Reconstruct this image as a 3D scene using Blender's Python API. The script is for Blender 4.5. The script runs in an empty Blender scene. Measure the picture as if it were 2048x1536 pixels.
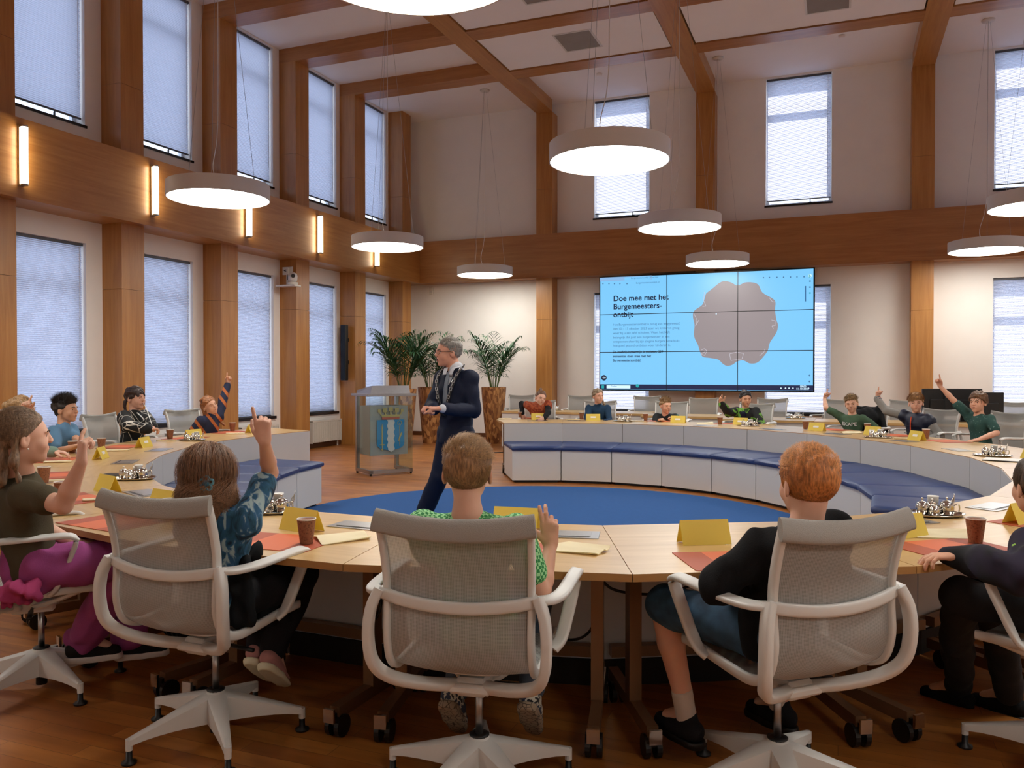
import bpy, math, random
import numpy as np
from mathutils import Vector, Matrix
random.seed(7); np.random.seed(7)
SC = bpy.context.scene
COL = SC.collection
V = Vector
R = math.radians

# ------------------------------------------------------------------ camera
CAM_H = 1.45; FPX = 1641.0; YAW = math.atan(656/1641.0); PIT = math.atan(22/1641.0)
cam_d = bpy.data.cameras.new('camera'); cam = bpy.data.objects.new('camera', cam_d); COL.objects.link(cam)
cam_d.sensor_fit = 'HORIZONTAL'; cam_d.sensor_width = 36.0; cam_d.lens = 36.0*FPX/2048
cam_d.clip_start = 0.05; cam_d.clip_end = 200
cam.location = (0, 0, CAM_H); cam.rotation_euler = (math.pi/2-PIT, 0, YAW)
SC.camera = cam
_c, _s = math.cos(YAW), math.sin(YAW)
_R = np.array([_c, _s, 0.]); _F0 = np.array([-_s, _c, 0.]); _Z = np.array([0, 0, 1.])
_F = _F0*math.cos(PIT)-_Z*math.sin(PIT); _U = _F0*math.sin(PIT)+_Z*math.cos(PIT); _C = np.array([0, 0, CAM_H])
def ray(x, y): return _F+_R*(x-1024)/FPX+_U*(768-y)/FPX
def at(x, y, d): return V(_C+ray(x, y)*d)                       # point of the photograph at depth d (metres)
def atz(x, y, z): r = ray(x, y); return V(_C+r*((z-CAM_H)/r[2])) # ... on a horizontal surface
def aty(x, y, Y): r = ray(x, y); return V(_C+r*(Y/r[1]))         # ... on a plane parallel to the back wall
def atx(x, y, X): r = ray(x, y); return V(_C+r*(X/r[0]))
def at_len(x, y, c, L, far):                                     # ... at distance L from joint c
    r = ray(x, y); o = _C-np.array(c); a = r@r; b = 2*r@o; k = o@o-L*L; D = b*b-4*a*k
    t = -b/(2*a) if D <= 0 else (-b+(1 if far else -1)*math.sqrt(D))/(2*a)
    p = V(_C+r*t); c = V(c)
    return p if D > 0 else c+(p-c).normalized()*L

# ------------------------------------------------------------------ world, sun, exposure
W = bpy.data.worlds.new('world'); SC.world = W; W.use_nodes = True
nt = W.node_tree; bg = nt.nodes['Background']
bg.inputs[0].default_value = (0.68, 0.79, 1.0, 1); bg.inputs[1].default_value = 2.0
sun_d = bpy.data.lights.new('sun', 'SUN'); sun_d.energy = 11.0; sun_d.angle = R(1.0); sun_d.color = (1, .96, .9)
sun = bpy.data.objects.new('sun', sun_d); COL.objects.link(sun)
sun.rotation_euler = V((.12, .62, .92)).to_track_quat('Z', 'Y').to_euler()
SC.view_settings.view_transform = 'Standard'; SC.view_settings.look = 'None'
SC.view_settings.exposure = 0.38; SC.view_settings.gamma = 1.0; SC.view_settings.use_curve_mapping = False
SC.cycles.use_denoising = True
SC.cycles.max_bounces = 9; SC.cycles.diffuse_bounces = 7; SC.cycles.glossy_bounces = 3
SC.cycles.transparent_max_bounces = 16; SC.cycles.transmission_bounces = 4
SC.cycles.sample_clamp_indirect = 6.0; SC.cycles.caustics_reflective = False; SC.cycles.caustics_refractive = False
LAMP = 15.0

# ------------------------------------------------------------------ materials
def new_mat(name):
    m = bpy.data.materials.new(name); m.use_nodes = True
    return m, m.node_tree, m.node_tree.nodes['Principled BSDF']
def N(t, kind, **kw):
    n = t.nodes.new(kind)
    for k, v in kw.items(): setattr(n, k, v)
    return n
def lin(c):
    if isinstance(c, str): c = tuple(int(c[i:i+2], 16)/255 for i in (0, 2, 4))
    return tuple((x/12.92 if x <= .04045 else ((x+.055)/1.055)**2.4) for x in c)
def rgba(c): return (*lin(c), 1)
def set_ramp(r, stops):
    e = r.color_ramp.elements
    while len(e) < len(stops): e.new(.5)
    for i, (q, c) in enumerate(stops): e[i].position = q
    for i, (q, c) in enumerate(stops): e[i].color = rgba(c)
def bump(t, p, sock, s, dist=.01):
    b = N(t, 'ShaderNodeBump'); b.inputs['Strength'].default_value = s; b.inputs['Distance'].default_value = dist
    t.links.new(sock, b.inputs['Height']); t.links.new(b.outputs[0], p.inputs['Normal'])
def plain(name, c, rough=.5, metal=0., var=0., vs=8., bmp=0., bs=60., spec=.5, coat=0., sheen=0.):
    m, t, p = new_mat(name)
    p.inputs['Base Color'].default_value = rgba(c); p.inputs['Roughness'].default_value = rough
    p.inputs['Metallic'].default_value = metal; p.inputs['Specular IOR Level'].default_value = spec
    p.inputs['Coat Weight'].default_value = coat; p.inputs['Sheen Weight'].default_value = sheen
    if var or bmp:
        tc = N(t, 'ShaderNodeTexCoord')
    if var:
        n = N(t, 'ShaderNodeTexNoise'); n.inputs['Scale'].default_value = vs; n.inputs['Detail'].default_value = 4
        t.links.new(tc.outputs['Object'], n.inputs['Vector'])
        mx = N(t, 'ShaderNodeMix', data_type='RGBA'); l = lin(c)
        mx.inputs['A'].default_value = (*[x*(1-var) for x in l], 1); mx.inputs['B'].default_value = (*[min(1, x*(1+var)) for x in l], 1)
        t.links.new(n.outputs['Fac'], mx.inputs['Factor']); t.links.new(mx.outputs['Result'], p.inputs['Base Color'])
    if bmp:
        n = N(t, 'ShaderNodeTexNoise'); n.inputs['Scale'].default_value = bs; n.inputs['Detail'].default_value = 3
        t.links.new(tc.outputs['Object'], n.inputs['Vector']); bump(t, p, n.outputs['Fac'], bmp)
    return m
def emis(name, c, s, base='ffffff'):
    m, t, p = new_mat(name); p.inputs['Base Color'].default_value = rgba(base)
    p.inputs['Emission Color'].default_value = rgba(c); p.inputs['Emission Strength'].default_value = s
    return m
def wood(name, c1, c2, axis=2, rough=.38, stretch=.06, scale=14., coat=0.):
    m, t, p = new_mat(name); tc = N(t, 'ShaderNodeTexCoord'); mp = N(t, 'ShaderNodeMapping')
    s = [1., 1., 1.]; s[axis] = stretch; mp.inputs['Scale'].default_value = s
    t.links.new(tc.outputs['Object'], mp.inputs['Vector'])
    n1 = N(t, 'ShaderNodeTexNoise'); n1.inputs['Scale'].default_value = scale; n1.inputs['Detail'].default_value = 6; n1.inputs['Roughness'].default_value = .65
    n1.inputs['Distortion'].default_value = .6
    n2 = N(t, 'ShaderNodeTexNoise'); n2.inputs['Scale'].default_value = 1.3; n2.inputs['Detail'].default_value = 2
    t.links.new(mp.outputs[0], n1.inputs['Vector']); t.links.new(tc.outputs['Object'], n2.inputs['Vector'])
    r = N(t, 'ShaderNodeValToRGB'); r.color_ramp.elements[0].position = .3; r.color_ramp.elements[1].position = .72
    r.color_ramp.elements[0].color = rgba(c1); r.color_ramp.elements[1].color = rgba(c2)
    t.links.new(n1.outputs['Fac'], r.inputs[0])
    mx = N(t, 'ShaderNodeMix', data_type='RGBA', blend_type='MULTIPLY'); mx.inputs['Factor'].default_value = .2
    r2 = N(t, 'ShaderNodeValToRGB'); r2.color_ramp.elements[0].color = (.55, .5, .45, 1); r2.color_ramp.elements[0].position = .3; r2.color_ramp.elements[1].position = .65
    t.links.new(n2.outputs['Fac'], r2.inputs[0]); t.links.new(r.outputs[0], mx.inputs['A']); t.links.new(r2.outputs[0], mx.inputs['B'])
    t.links.new(mx.outputs['Result'], p.inputs['Base Color'])
    p.inputs['Roughness'].default_value = rough; p.inputs['Coat Weight'].default_value = coat; p.inputs['Coat Roughness'].default_value = .25
    bump(t, p, n1.outputs['Fac'], .08, .003)
    return m
def glassy(name, c='ffffff', gloss=.08):
    m = bpy.data.materials.new(name); m.use_nodes = True; t = m.node_tree; t.nodes.clear()
    o = N(t, 'ShaderNodeOutputMaterial'); tr = N(t, 'ShaderNodeBsdfTransparent'); g = N(t, 'ShaderNodeBsdfGlossy'); mx = N(t, 'ShaderNodeMixShader'); fa = N(t, 'ShaderNodeLayerWeight'); pw = N(t, 'ShaderNodeMath', operation='POWER'); pw.inputs[1].default_value = 5; t.links.new(fa.outputs['Facing'], pw.inputs[0]); lw = N(t, 'ShaderNodeMath', operation='MULTIPLY_ADD'); lw.inputs[1].default_value = .5; lw.inputs[2].default_value = .035; t.links.new(pw.outputs[0], lw.inputs[0])
    fa.inputs[0].default_value = .5; tr.inputs[0].default_value = rgba(c); g.inputs['Roughness'].default_value = .03
    t.links.new(lw.outputs[0], mx.inputs[0]); t.links.new(tr.outputs[0], mx.inputs[1]); t.links.new(g.outputs[0], mx.inputs[2]); t.links.new(mx.outputs[0], o.inputs[0])
    return m

M = {}
M['wall'] = plain('painted plaster', 'ece8e2', .9, var=.04, vs=3, bmp=.05, bs=150)
M['ceil'] = plain('ceiling board', 'ece8e6', .95, var=.03, vs=2)
M['oak_z'] = wood('oak veneer upright', 'a2692f', 'bd8746', 2, coat=.15)
M['oak_y'] = wood('oak veneer along', 'a46c34', 'be8a4c', 1, coat=.15)
M['oak_x'] = wood('oak veneer across', '9a6230', 'b47e46', 0, coat=.15)
M['top'] = wood('table oak', 'b9935a', 'd6b680', 0, .32, .08, 9, coat=.1)
M['edge'] = wood('table edge oak', 'a87a45', 'bf9259', 0, .4, .08, 9)
M['white'] = plain('white lacquer', 'cfcdc9', .45)
M['panel'] = plain('white table panel', 'c9c8c6', .4)
M['blue'] = plain('blue bench leather', '1f3668', .5, var=.25, vs=6, bmp=.25, bs=9)
M['carpet'] = plain('blue carpet', '14508f', .95, var=.12, vs=25, bmp=.4, bs=300)
M['black'] = plain('black plastic', '0c0c0e', .45)
M['blackm'] = plain('black metal', '101012', .35, .4)
M['steel'] = plain('brushed steel', 'a8a8a8', .32, 1., var=.1, vs=30)
M['chrome'] = plain('chrome', 'd8d4cc', .12, 1.)
M['bronze'] = plain('brown powder coated steel', '86664a', .38, .6)
def papery(name, c, f=.35):
    m = bpy.data.materials.new(name); m.use_nodes = True; t = m.node_tree; t.nodes.clear()
    o = N(t, 'ShaderNodeOutputMaterial'); d = N(t, 'ShaderNodeBsdfDiffuse'); tr = N(t, 'ShaderNodeBsdfTranslucent'); mx = N(t, 'ShaderNodeMixShader')
    d.inputs[0].default_value = rgba(c); tr.inputs[0].default_value = rgba(c); mx.inputs[0].default_value = f
    t.links.new(d.outputs[0], mx.inputs[1]); t.links.new(tr.outputs[0], mx.inputs[2]); t.links.new(mx.outputs[0], o.inputs[0]); return m
M['yellow'] = papery('yellow card', 'f2e178'); M['paper'] = papery('cream paper napkin', 'f4ebcc', .25)
M['wpaper'] = plain('white paper', 'e8e8e4', .9)
M['frame'] = plain('chair grey white plastic', 'd2d2ce', .42)
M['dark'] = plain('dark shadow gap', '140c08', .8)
M['glass'] = glassy('window glass'); M['podglass'] = glassy('clear acrylic', 'f4faf8')
M['lampbody'] = plain('white lamp housing', 'd2cec8', .5)
M['disc'] = emis('lamp diffuser', (1, .985, .95), LAMP)
M['tube'] = emis('wall lamp tube', (1, .93, .80), 12.0)
M['radiator'] = plain('radiator enamel', 'd9d5cb', .35)
M['sill'] = plain('black stone sill', '17171b', .25)
M['winframe'] = plain('white window frame', 'd4d8dc', .4)

# cup with an embossed diamond pattern
def cup_mat():
    m, t, p = new_mat('brown paper cup'); tc = N(t, 'ShaderNodeTexCoord')
    n = N(t, 'ShaderNodeTexVoronoi'); n.inputs['Scale'].default_value = 110
    t.links.new(tc.outputs['Object'], n.inputs['Vector'])
    r = N(t, 'ShaderNodeValToRGB'); r.color_ramp.elements[0].color = rgba('5a3320'); r.color_ramp.elements[1].color = rgba('8d5a3c'); r.color_ramp.elements[0].position = .05; r.color_ramp.elements[1].position = .5
    t.links.new(n.outputs['Distance'], r.inputs[0]); t.links.new(r.outputs[0], p.inputs['Base Color']); p.inputs['Roughness'].default_value = .7
    bump(t, p, n.outputs['Distance'], .3, .003); return m
M['cup'] = cup_mat()
def mat_mat():
    m, t, p = new_mat('printed orange placemat'); tc = N(t, 'ShaderNodeTexCoord')
    n = N(t, 'ShaderNodeTexNoise'); n.inputs['Scale'].default_value = 26; n.inputs['Detail'].default_value = 4; n.inputs['Distortion'].default_value = 1.2
    t.links.new(tc.outputs['Object'], n.inputs['Vector'])
    r = N(t, 'ShaderNodeValToRGB'); set_ramp(r, ((.47, 'd2683c'), (.495, '9c4226'), (.52, 'd2683c')))
    sx = N(t, 'ShaderNodeSeparateXYZ'); t.links.new(tc.outputs['Object'], sx.inputs[0])
    ax = N(t, 'ShaderNodeMath', operation='ABSOLUTE'); t.links.new(sx.outputs[0], ax.inputs[0])
    gx = N(t, 'ShaderNodeMath', operation='GREATER_THAN'); gx.inputs[1].default_value = .10; t.links.new(ax.outputs[0], gx.inputs[0])
    mx = N(t, 'ShaderNodeMix', data_type='RGBA'); mx.inputs['A'].default_value = rgba('d2683c')
    t.links.new(gx.outputs[0], mx.inputs['Factor']); t.links.new(r.outputs[0], mx.inputs['B']); t.links.new(mx.outputs['Result'], p.inputs['Base Color'])
    p.inputs['Roughness'].default_value = .55; return m
M['mat'] = mat_mat()
def mesh_mat():                                                   # woven chair netting, see-through between its threads
    m, t, p = new_mat('grey chair netting'); tc = N(t, 'ShaderNodeTexCoord')
    p.inputs['Base Color'].default_value = rgba('a2a29e'); p.inputs['Roughness'].default_value = .75
    w = N(t, 'ShaderNodeTexWave', bands_direction='X'); w.inputs['Scale'].default_value = 60; w.inputs['Distortion'].default_value = .3
    w2 = N(t, 'ShaderNodeTexWave', bands_direction='Z'); w2.inputs['Scale'].default_value = 75
    t.links.new(tc.outputs['Object'], w.inputs['Vector']); t.links.new(tc.outputs['Object'], w2.inputs['Vector'])
    mu = N(t, 'ShaderNodeMath', operation='MULTIPLY'); t.links.new(w.outputs['Fac'], mu.inputs[0]); t.links.new(w2.outputs['Fac'], mu.inputs[1])
    mr = N(t, 'ShaderNodeMapRange'); mr.inputs['From Min'].default_value = .0; mr.inputs['From Max'].default_value = .5
    mr.inputs['To Min'].default_value = 1.0; mr.inputs['To Max'].default_value = .58
    t.links.new(mu.outputs[0], mr.inputs['Value']); t.links.new(mr.outputs[0], p.inputs['Alpha'])
    bump(t, p, mu.outputs[0], .3, .002); return m
M['net'] = mesh_mat()
M['band'] = plain('grey chair fabric band', '9e9c96', .8, bmp=.3, bs=400)
def blind_mat():
    m = bpy.data.materials.new('pleated blind cloth'); m.use_nodes = True; t = m.node_tree; t.nodes.clear()
    o = N(t, 'ShaderNodeOutputMaterial'); d = N(t, 'ShaderNodeBsdfDiffuse'); tr = N(t, 'ShaderNodeBsdfTranslucent'); mx = N(t, 'ShaderNodeMixShader')
    d.inputs[0].default_value = rgba('cfd0d6'); tr.inputs[0].default_value = rgba('c9cede'); mx.inputs[0].default_value = .55
    t.links.new(d.outputs[0], mx.inputs[1]); t.links.new(tr.outputs[0], mx.inputs[2]); t.links.new(mx.outputs[0], o.inputs[0]); return m
M['blind'] = blind_mat()
def floor_mat():
    m, t, p = new_mat('oak strip floor'); tc = N(t, 'ShaderNodeTexCoord'); mp = N(t, 'ShaderNodeMapping')
    mp.inputs['Rotation'].default_value = (0, 0, R(0))
    t.links.new(tc.outputs['Object'], mp.inputs['Vector'])
    b = N(t, 'ShaderNodeTexBrick'); b.inputs['Scale'].default_value = 1; b.inputs['Brick Width'].default_value = .9; b.inputs['Row Height'].default_value = .09
    b.inputs['Mortar Size'].default_value = .0012; b.inputs['Color1'].default_value = rgba('9c5c26'); b.inputs['Color2'].default_value = rgba('b87836'); b.inputs['Mortar'].default_value = rgba('6d4120')
    b.offset = .37; t.links.new(mp.outputs[0], b.inputs['Vector'])
    mp2 = N(t, 'ShaderNodeMapping'); mp2.inputs['Scale'].default_value = (.12, 1, 1); t.links.new(tc.outputs['Object'], mp2.inputs['Vector'])
    n = N(t, 'ShaderNodeTexNoise'); n.inputs['Scale'].default_value = 18; n.inputs['Detail'].default_value = 5; t.links.new(mp2.outputs[0], n.inputs['Vector'])
    n3 = N(t, 'ShaderNodeTexNoise'); n3.inputs['Scale'].default_value = 2.2; n3.inputs['Detail'].default_value = 3; t.links.new(tc.outputs['Object'], n3.inputs['Vector'])
    r = N(t, 'ShaderNodeValToRGB'); r.color_ramp.elements[0].color = (.6, .55, .5, 1); r.color_ramp.elements[0].position = .3; r.color_ramp.elements[1].position = .7
    t.links.new(n.outputs['Fac'], r.inputs[0])
    mx = N(t, 'ShaderNodeMix', data_type='RGBA', blend_type='MULTIPLY'); mx.inputs['Factor'].default_value = .8
    t.links.new(b.outputs['Color'], mx.inputs['A']); t.links.new(r.outputs[0], mx.inputs['B'])
    t.links.new(mx.outputs['Result'], p.inputs['Base Color']); p.inputs['Roughness'].default_value = .42
    mr = N(t, 'ShaderNodeMapRange'); mr.inputs['To Min'].default_value = .3; mr.inputs['To Max'].default_value = .55; t.links.new(n3.outputs['Fac'], mr.inputs['Value']); t.links.new(mr.outputs[0], p.inputs['Roughness'])
    bump(t, p, b.outputs['Fac'], -.15, .002); return m
M['floor'] = floor_mat()
def pot_mat():
    m, t, p = new_mat('bark mosaic planter'); tc = N(t, 'ShaderNodeTexCoord'); mp = N(t, 'ShaderNodeMapping'); mp.inputs['Scale'].default_value = (26, 26, 11)
    t.links.new(tc.outputs['Object'], mp.inputs['Vector'])
    n = N(t, 'ShaderNodeTexVoronoi'); n.inputs['Scale'].default_value = 1; t.links.new(mp.outputs[0], n.inputs['Vector'])
    r = N(t, 'ShaderNodeValToRGB'); set_ramp(r, ((0, '6b3c1c'), (.5, '9c6836'), (1, 'c89258')))
    sx = N(t, 'ShaderNodeSeparateColor'); t.links.new(n.outputs['Color'], sx.inputs[0]); t.links.new(sx.outputs[0], r.inputs[0]); t.links.new(r.outputs[0], p.inputs['Base Color'])
    p.inputs['Roughness'].default_value = .6; bump(t, p, sx.outputs[0], .5, .01); return m
M['pot'] = pot_mat()

# ------------------------------------------------------------------ object helpers
def link(name, me, parent=None, loc=None, rot=None):
    o = bpy.data.objects.new(name, me); COL.objects.link(o)
    if parent: o.parent = parent
    if loc is not None: o.location = loc
    if rot is not None: o.rotation_euler = rot
    return o
def mesh(name, vs, fs, mat, smooth=False):
    me = bpy.data.meshes.new(name); me.from_pydata([tuple(v) for v in vs], [], fs); me.update()
    if smooth: me.shade_smooth()
    for x in (mat if isinstance(mat, (list, tuple)) else [mat]): me.materials.append(x)
    return me
def tag(o, label=None, cat=None, group=None, kind=None):
    if label:
        for a, b in (('girl', 'child'), ('boy', 'child'), ('standing man', 'standing person'), ('the man', 'the standing person')): label = label.replace(a, b)
        o['label'] = label
    if cat: o['category'] = cat
    if group: o['group'] = group
    if kind: o['kind'] = kind
    return o
def empty(name, loc=(0, 0, 0), rz=0., label=None, cat=None, group=None, kind=None):
    o = bpy.data.objects.new(name, None); COL.objects.link(o); o.location = loc; o.rotation_euler = (0, 0, rz); o.empty_display_size = .1
    return tag(o, label, cat, group, kind)
class MB:
    def __init__(s): s.v = []; s.f = []
    def add(s, vs, fs):
        n = len(s.v); s.v += [tuple(v) for v in vs]; s.f += [tuple(i+n for i in f) for f in fs]; return s
    def box(s, lo, hi, M4=None, bev=0.):
        (a, b, c), (d, e, f) = lo, hi
        if bev:
            g = bev; vs = []
            for z, k in ((c, g), (c+g, 0), (f-g, 0), (f, g)):
                x0, x1, y0, y1 = a+k, d-k, b+k, e-k; q = g if not k else 0
                vs += [(x0+q, y0, z), (x1-q, y0, z), (x1, y0+q, z), (x1, y1-q, z), (x1-q, y1, z), (x0+q, y1, z), (x0, y1-q, z), (x0, y0+q, z)]
            fs = [tuple(range(7, -1, -1)), tuple(range(24, 32))]
            for r in range(3):
                for i in range(8): j = (i+1) % 8; fs.append((r*8+i, r*8+j, r*8+8+j, r*8+8+i))
        else:
            vs = [(a, b, c), (d, b, c), (d, e, c), (a, e, c), (a, b, f), (d, b, f), (d, e, f), (a, e, f)]
            fs = [(3, 2, 1, 0), (4, 5, 6, 7), (0, 1, 5, 4), (1, 2, 6, 5), (2, 3, 7, 6), (3, 0, 4, 7)]
        if M4 is not None: vs = [M4 @ V(v) for v in vs]
        return s.add(vs, fs)
    def prism(s, poly, z0, z1):                                   # counter-clockwise polygon in x, y
        n = len(poly); vs = [(x, y, z0) for x, y in poly]+[(x, y, z1) for x, y in poly]
        fs = [tuple(range(n-1, -1, -1)), tuple(range(n, 2*n))]+[(i, (i+1) % n, n+(i+1) % n, n+i) for i in range(n)]
        return s.add(vs, fs)
    def lathe(s, prof, n=24, o=(0, 0, 0)):                        # (radius, z) pairs from bottom to top
        vs = []; fs = []
        for r, z in prof:
            for i in range(n): a = 2*math.pi*i/n; vs.append((o[0]+r*math.cos(a), o[1]+r*math.sin(a), o[2]+z))
        for k in range(len(prof)-1):
            for i in range(n): j = (i+1) % n; fs.append((k*n+i, k*n+j, k*n+n+j, k*n+n+i))
        fs.append(tuple(range(n-1, -1, -1))); m = (len(prof)-1)*n; fs.append(tuple(range(m, m+n)))
        return s.add(vs, fs)
    def sweep(s, path, ra, rb=None, n=10, up=(0, 0, 1), sub=4, taper=None, sq=False):
        P = crom([V(p) for p in path], sub) if sub > 1 else [V(p) for p in path]
        rb = ra if rb is None else rb; vs = []; fs = []; m = len(P); up = V(up)
        for k, p in enumerate(P):
            t = (P[min(k+1, m-1)]-P[max(k-1, 0)]).normalized()
            sd = t.cross(up); sd = sd.normalized() if sd.length > 1e-4 else V((1, 0, 0)); u2 = sd.cross(t)
            f = 1 if taper is None else taper[0]+(taper[1]-taper[0])*k/(m-1)
            for i in range(n):
                a = 2*math.pi*(i+.5)/n; ca, sa = math.cos(a), math.sin(a)
                if sq: ca = math.copysign(abs(ca)**.5, ca); sa = math.copysign(abs(sa)**.5, sa)
                vs.append(p+sd*(ra*f*ca)+u2*(rb*f*sa))
        for k in range(m-1):
            for i in range(n): j = (i+1) % n; fs.append((k*n+i, k*n+j, k*n+n+j, k*n+n+i))
        fs.append(tuple(range(n-1, -1, -1))); fs.append(tuple(range((m-1)*n, m*n)))
        return s.add(vs, fs)
    def mesh(s, name, mat, smooth=False): return mesh(name, s.v, s.f, mat, smooth)
    def build(s, name, mat, parent=None, smooth=False, loc=None, rot=None): return link(name, s.mesh(name, mat, smooth), parent, loc, rot)
def crom(P, sub):
    out = []; n = len(P)
    for i in range(n-1):
        p0, p1, p2, p3 = P[max(i-1, 0)], P[i], P[i+1], P[min(i+2, n-1)]
        for k in range(sub):
            t = k/sub
            out.append(.5*((2*p1)+(p2-p0)*t+(2*p0-5*p1+4*p2-p3)*t*t+(3*p1-p0-3*p2+p3)*t**3))
    out.append(P[-1]); return out
def smooth_by(me, ang=40):
    me.shade_smooth(); me.set_sharp_from_angle(angle=R(ang)); return me
def copy_tree(o, parent=None):
    c = o.copy(); COL.objects.link(c)
    if parent: c.parent = parent
    for ch in o.children: copy_tree(ch, c)
    return c
def area_light(name, loc, r, e, col): pass
# ------------------------------------------------------------------ the room
XL, XR, YB, YW, ZC = -9.46, 4.9, -2.6, 17.04, 7.3
def struct(name, mb, mat, parent=None, smooth=False):
    o = mb.build(name, mat, parent, smooth)
    if not parent: o['kind'] = 'structure'
    return o
def wall(name, fn, u0, u1, holes):                                # fn(u, d, z) -> point; d = depth into the wall
    b = MB(); us = sorted({u0, u1} | {h[0] for h in holes} | {h[1] for h in holes})
    for a, c in zip(us, us[1:]):
        cuts = sorted([(h[2], h[3]) for h in holes if h[0] <= a+1e-6 and h[1] >= c-1e-6]); z = 0
        for lo, hi in cuts+[(ZC+.3, None)]:
            if lo > z:
                pts = [fn(u, d, w) for w in (z, lo) for u, d in ((a, 0), (c, 0), (c, .3), (a, .3))]
                b.add(pts, [(3, 2, 1, 0), (4, 5, 6, 7), (0, 1, 5, 4), (1, 2, 6, 5), (2, 3, 7, 6), (3, 0, 4, 7)])
            if hi is None: break
            z = hi
    o = struct(name, b, M['wall']); me = o.data
    import bmesh as _bm
    bm = _bm.new(); bm.from_mesh(me); _bm.ops.recalc_face_normals(bm, faces=bm.faces); bm.to_mesh(me); bm.free(); return o
LWIN = [8.17, 10.14, 12.12, 14.11, 16.05]
BWIN = [(-4.92, -3.72), (-1.39, -.17), (2.565, 3.78)]
lh = [(y-1.16, y, z0, z1) for y in LWIN for z0, z1 in ((.68, 3.2), (4.78, 7.27))]
bh = [(a, c, z0, z1) for a, c in BWIN for z0, z1 in ((.66, 3.17), (4.765, 7.27))]
fl = lambda u, d, z: (XL-d, u, z)
fb = lambda u, d, z: (u, YW+d, z)
wall('wall_left', fl, YB, YW+.3, lh); wall('wall_back', fb, XL, XR+.3, bh)
rw = [(y-1.16, y) for y in LWIN+[2.3, 4.25, 6.2]]; wall('wall_right', lambda u, d, z: (XR+d, u, z), YB, YW, [(a, c, 4.78, 7.27) for a, c in rw])  # upper openings in the unseen right wall, added to let in light
struct('wall_front', MB().box((XL-.3, YB-.3, 0), (XR+.3, YB, ZC+.3)), M['wall'])
struct('floor', MB().box((XL-.3, YB-.3, -.2), (XR+.3, YW+.3, 0)), M['floor'])
ceiling = struct('ceiling', MB().box((XL-.3, YB-.3, ZC), (XR+.3, YW+.3, ZC+.25)), M['ceil'])
struct('baseboard_left', MB().box((XL, YB, 0), (XL+.02, YW, .09)), plain('dark oak skirting', '5a3418', .5))
struct('baseboard_back', MB().box((XL+.02, YW-.02, 0), (XR, YW, .09)), bpy.data.materials['dark oak skirting'])

PY = [8.432+1.933*k for k in range(-4, 5)]                        # near edges of the oak pillars on the left wall
PX = [(-6.112, -5.746), (-2.708, -2.333), (1.203, 1.573)]
def pillar(name, x0, y0, x1, y1, ztop, n):
    r = MB().box((x0, y0, 0), (x1, y1, 2.598)).build(name, M['oak_z']); r['kind'] = 'structure'
    MB().box((x0, y0, 2.602), (x1, y1, 3.5)).build('panel', M['oak_z'], r)
    MB().box((x0, y0, 4.44), (x1, y1, 5.398)).build('panel', M['oak_z'], r)
    MB().box((x0, y0, 5.402), (x1, y1, ztop)).build('panel', M['oak_z'], r)
k = 0
for i, y in enumerate(PY):
    k += 1; pillar('pillar', XL, y, -9.10, y+.39, ZC if i == len(PY)-1 else 7.05, k)
for a, c in PX: k += 1; pillar('pillar', a, 16.70, c, YW, 7.05, k)
k = 0
def trim(mb, mat):
    global k; k += 1; return struct('trim_%d' % k, mb, mat)
trim(MB().box((XL, YB, 3.5), (-8.93, 16.67, 4.44)), M['oak_y'])     # the deep beam along the left wall
trim(MB().box((XL, 16.67, 3.5), (XR, YW, 4.44)), M['oak_x'])       # ... and along the back wall
for y in PY[:-1]: trim(MB().box((XL, y, 7.05), (XR, y+.39, ZC)), M['oak_x'])
for a, c in PX+[(4.6, XR)]: trim(MB().box((a, YB, 7.047), (c, 16.70 if c < 4 else YW, ZC)), M['oak_y'])
# lowered ceiling boards between the beams, each with an open joint round it
xs = [(-5.746, -2.708), (-2.333, 1.203), (1.573, 4.6)]; ys = [(YB, PY[0])]+[(a+.39, c) for a, c in zip(PY[:-2], PY[1:-1])]
for a, c in xs:
    for d, e in ys:
        MB().box((a+.022, d+.022, 7.072), (c-.022, e-.022, 7.10)).build('ceiling_panel', M['ceil'], ceiling)
        trim(MB().box((a, d, 7.12), (c, e, 7.13)), M['dark'])

# ------------------------------------------------------------------ windows and pleated blinds
def window(i, fn, a, c, z0, z1, side):
    b = MB()
    def bx(u0, u1, d0, d1, w0, w1):
        p = [fn(u, d, w) for w in (w0, w1) for u, d in ((u0, d0), (u1, d0), (u1, d1), (u0, d1))]
        b.add(p, [(3, 2, 1, 0), (4, 5, 6, 7), (0, 1, 5, 4), (1, 2, 6, 5), (2, 3, 7, 6), (3, 0, 4, 7)])
    t = .055; zt = z1-.62
    bx(a, c, .17, .23, z0, z0+t); bx(a, c, .17, .23, z1-t, z1); bx(a, a+t, .17, .23, z0+t, z1-t); bx(c-t, c, .17, .23, z0+t, z1-t)
    bx(a+t, c-t, .17, .23, zt, zt+.07)
    w = b.build('window_%d' % i, M['winframe']); w['kind'] = 'structure'
    for lo, hi in ((z0+t, zt), (zt+.07, z1-t)):
        b = MB(); bx(a+t, c-t, .195, .205, lo, hi); b.build('pane', M['glass'], w)
    b = MB(); bx(a-.03, c+.03, -.035, .17, z0-.05, z0) if z0 < 2 else bx(a-.02, c+.02, -.02, .17, z0-.035, z0)
    b.build('sill', M['sill'], w)
    b = MB(); m = (a+c)/2+.22; bx(m-.03, m+.03, .14, .17, z0+.01, z0+.05); bx(m-.01, m+.01, .12, .14, z0+.02, z0+.10); b.build('handle', M['black'], w)
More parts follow.
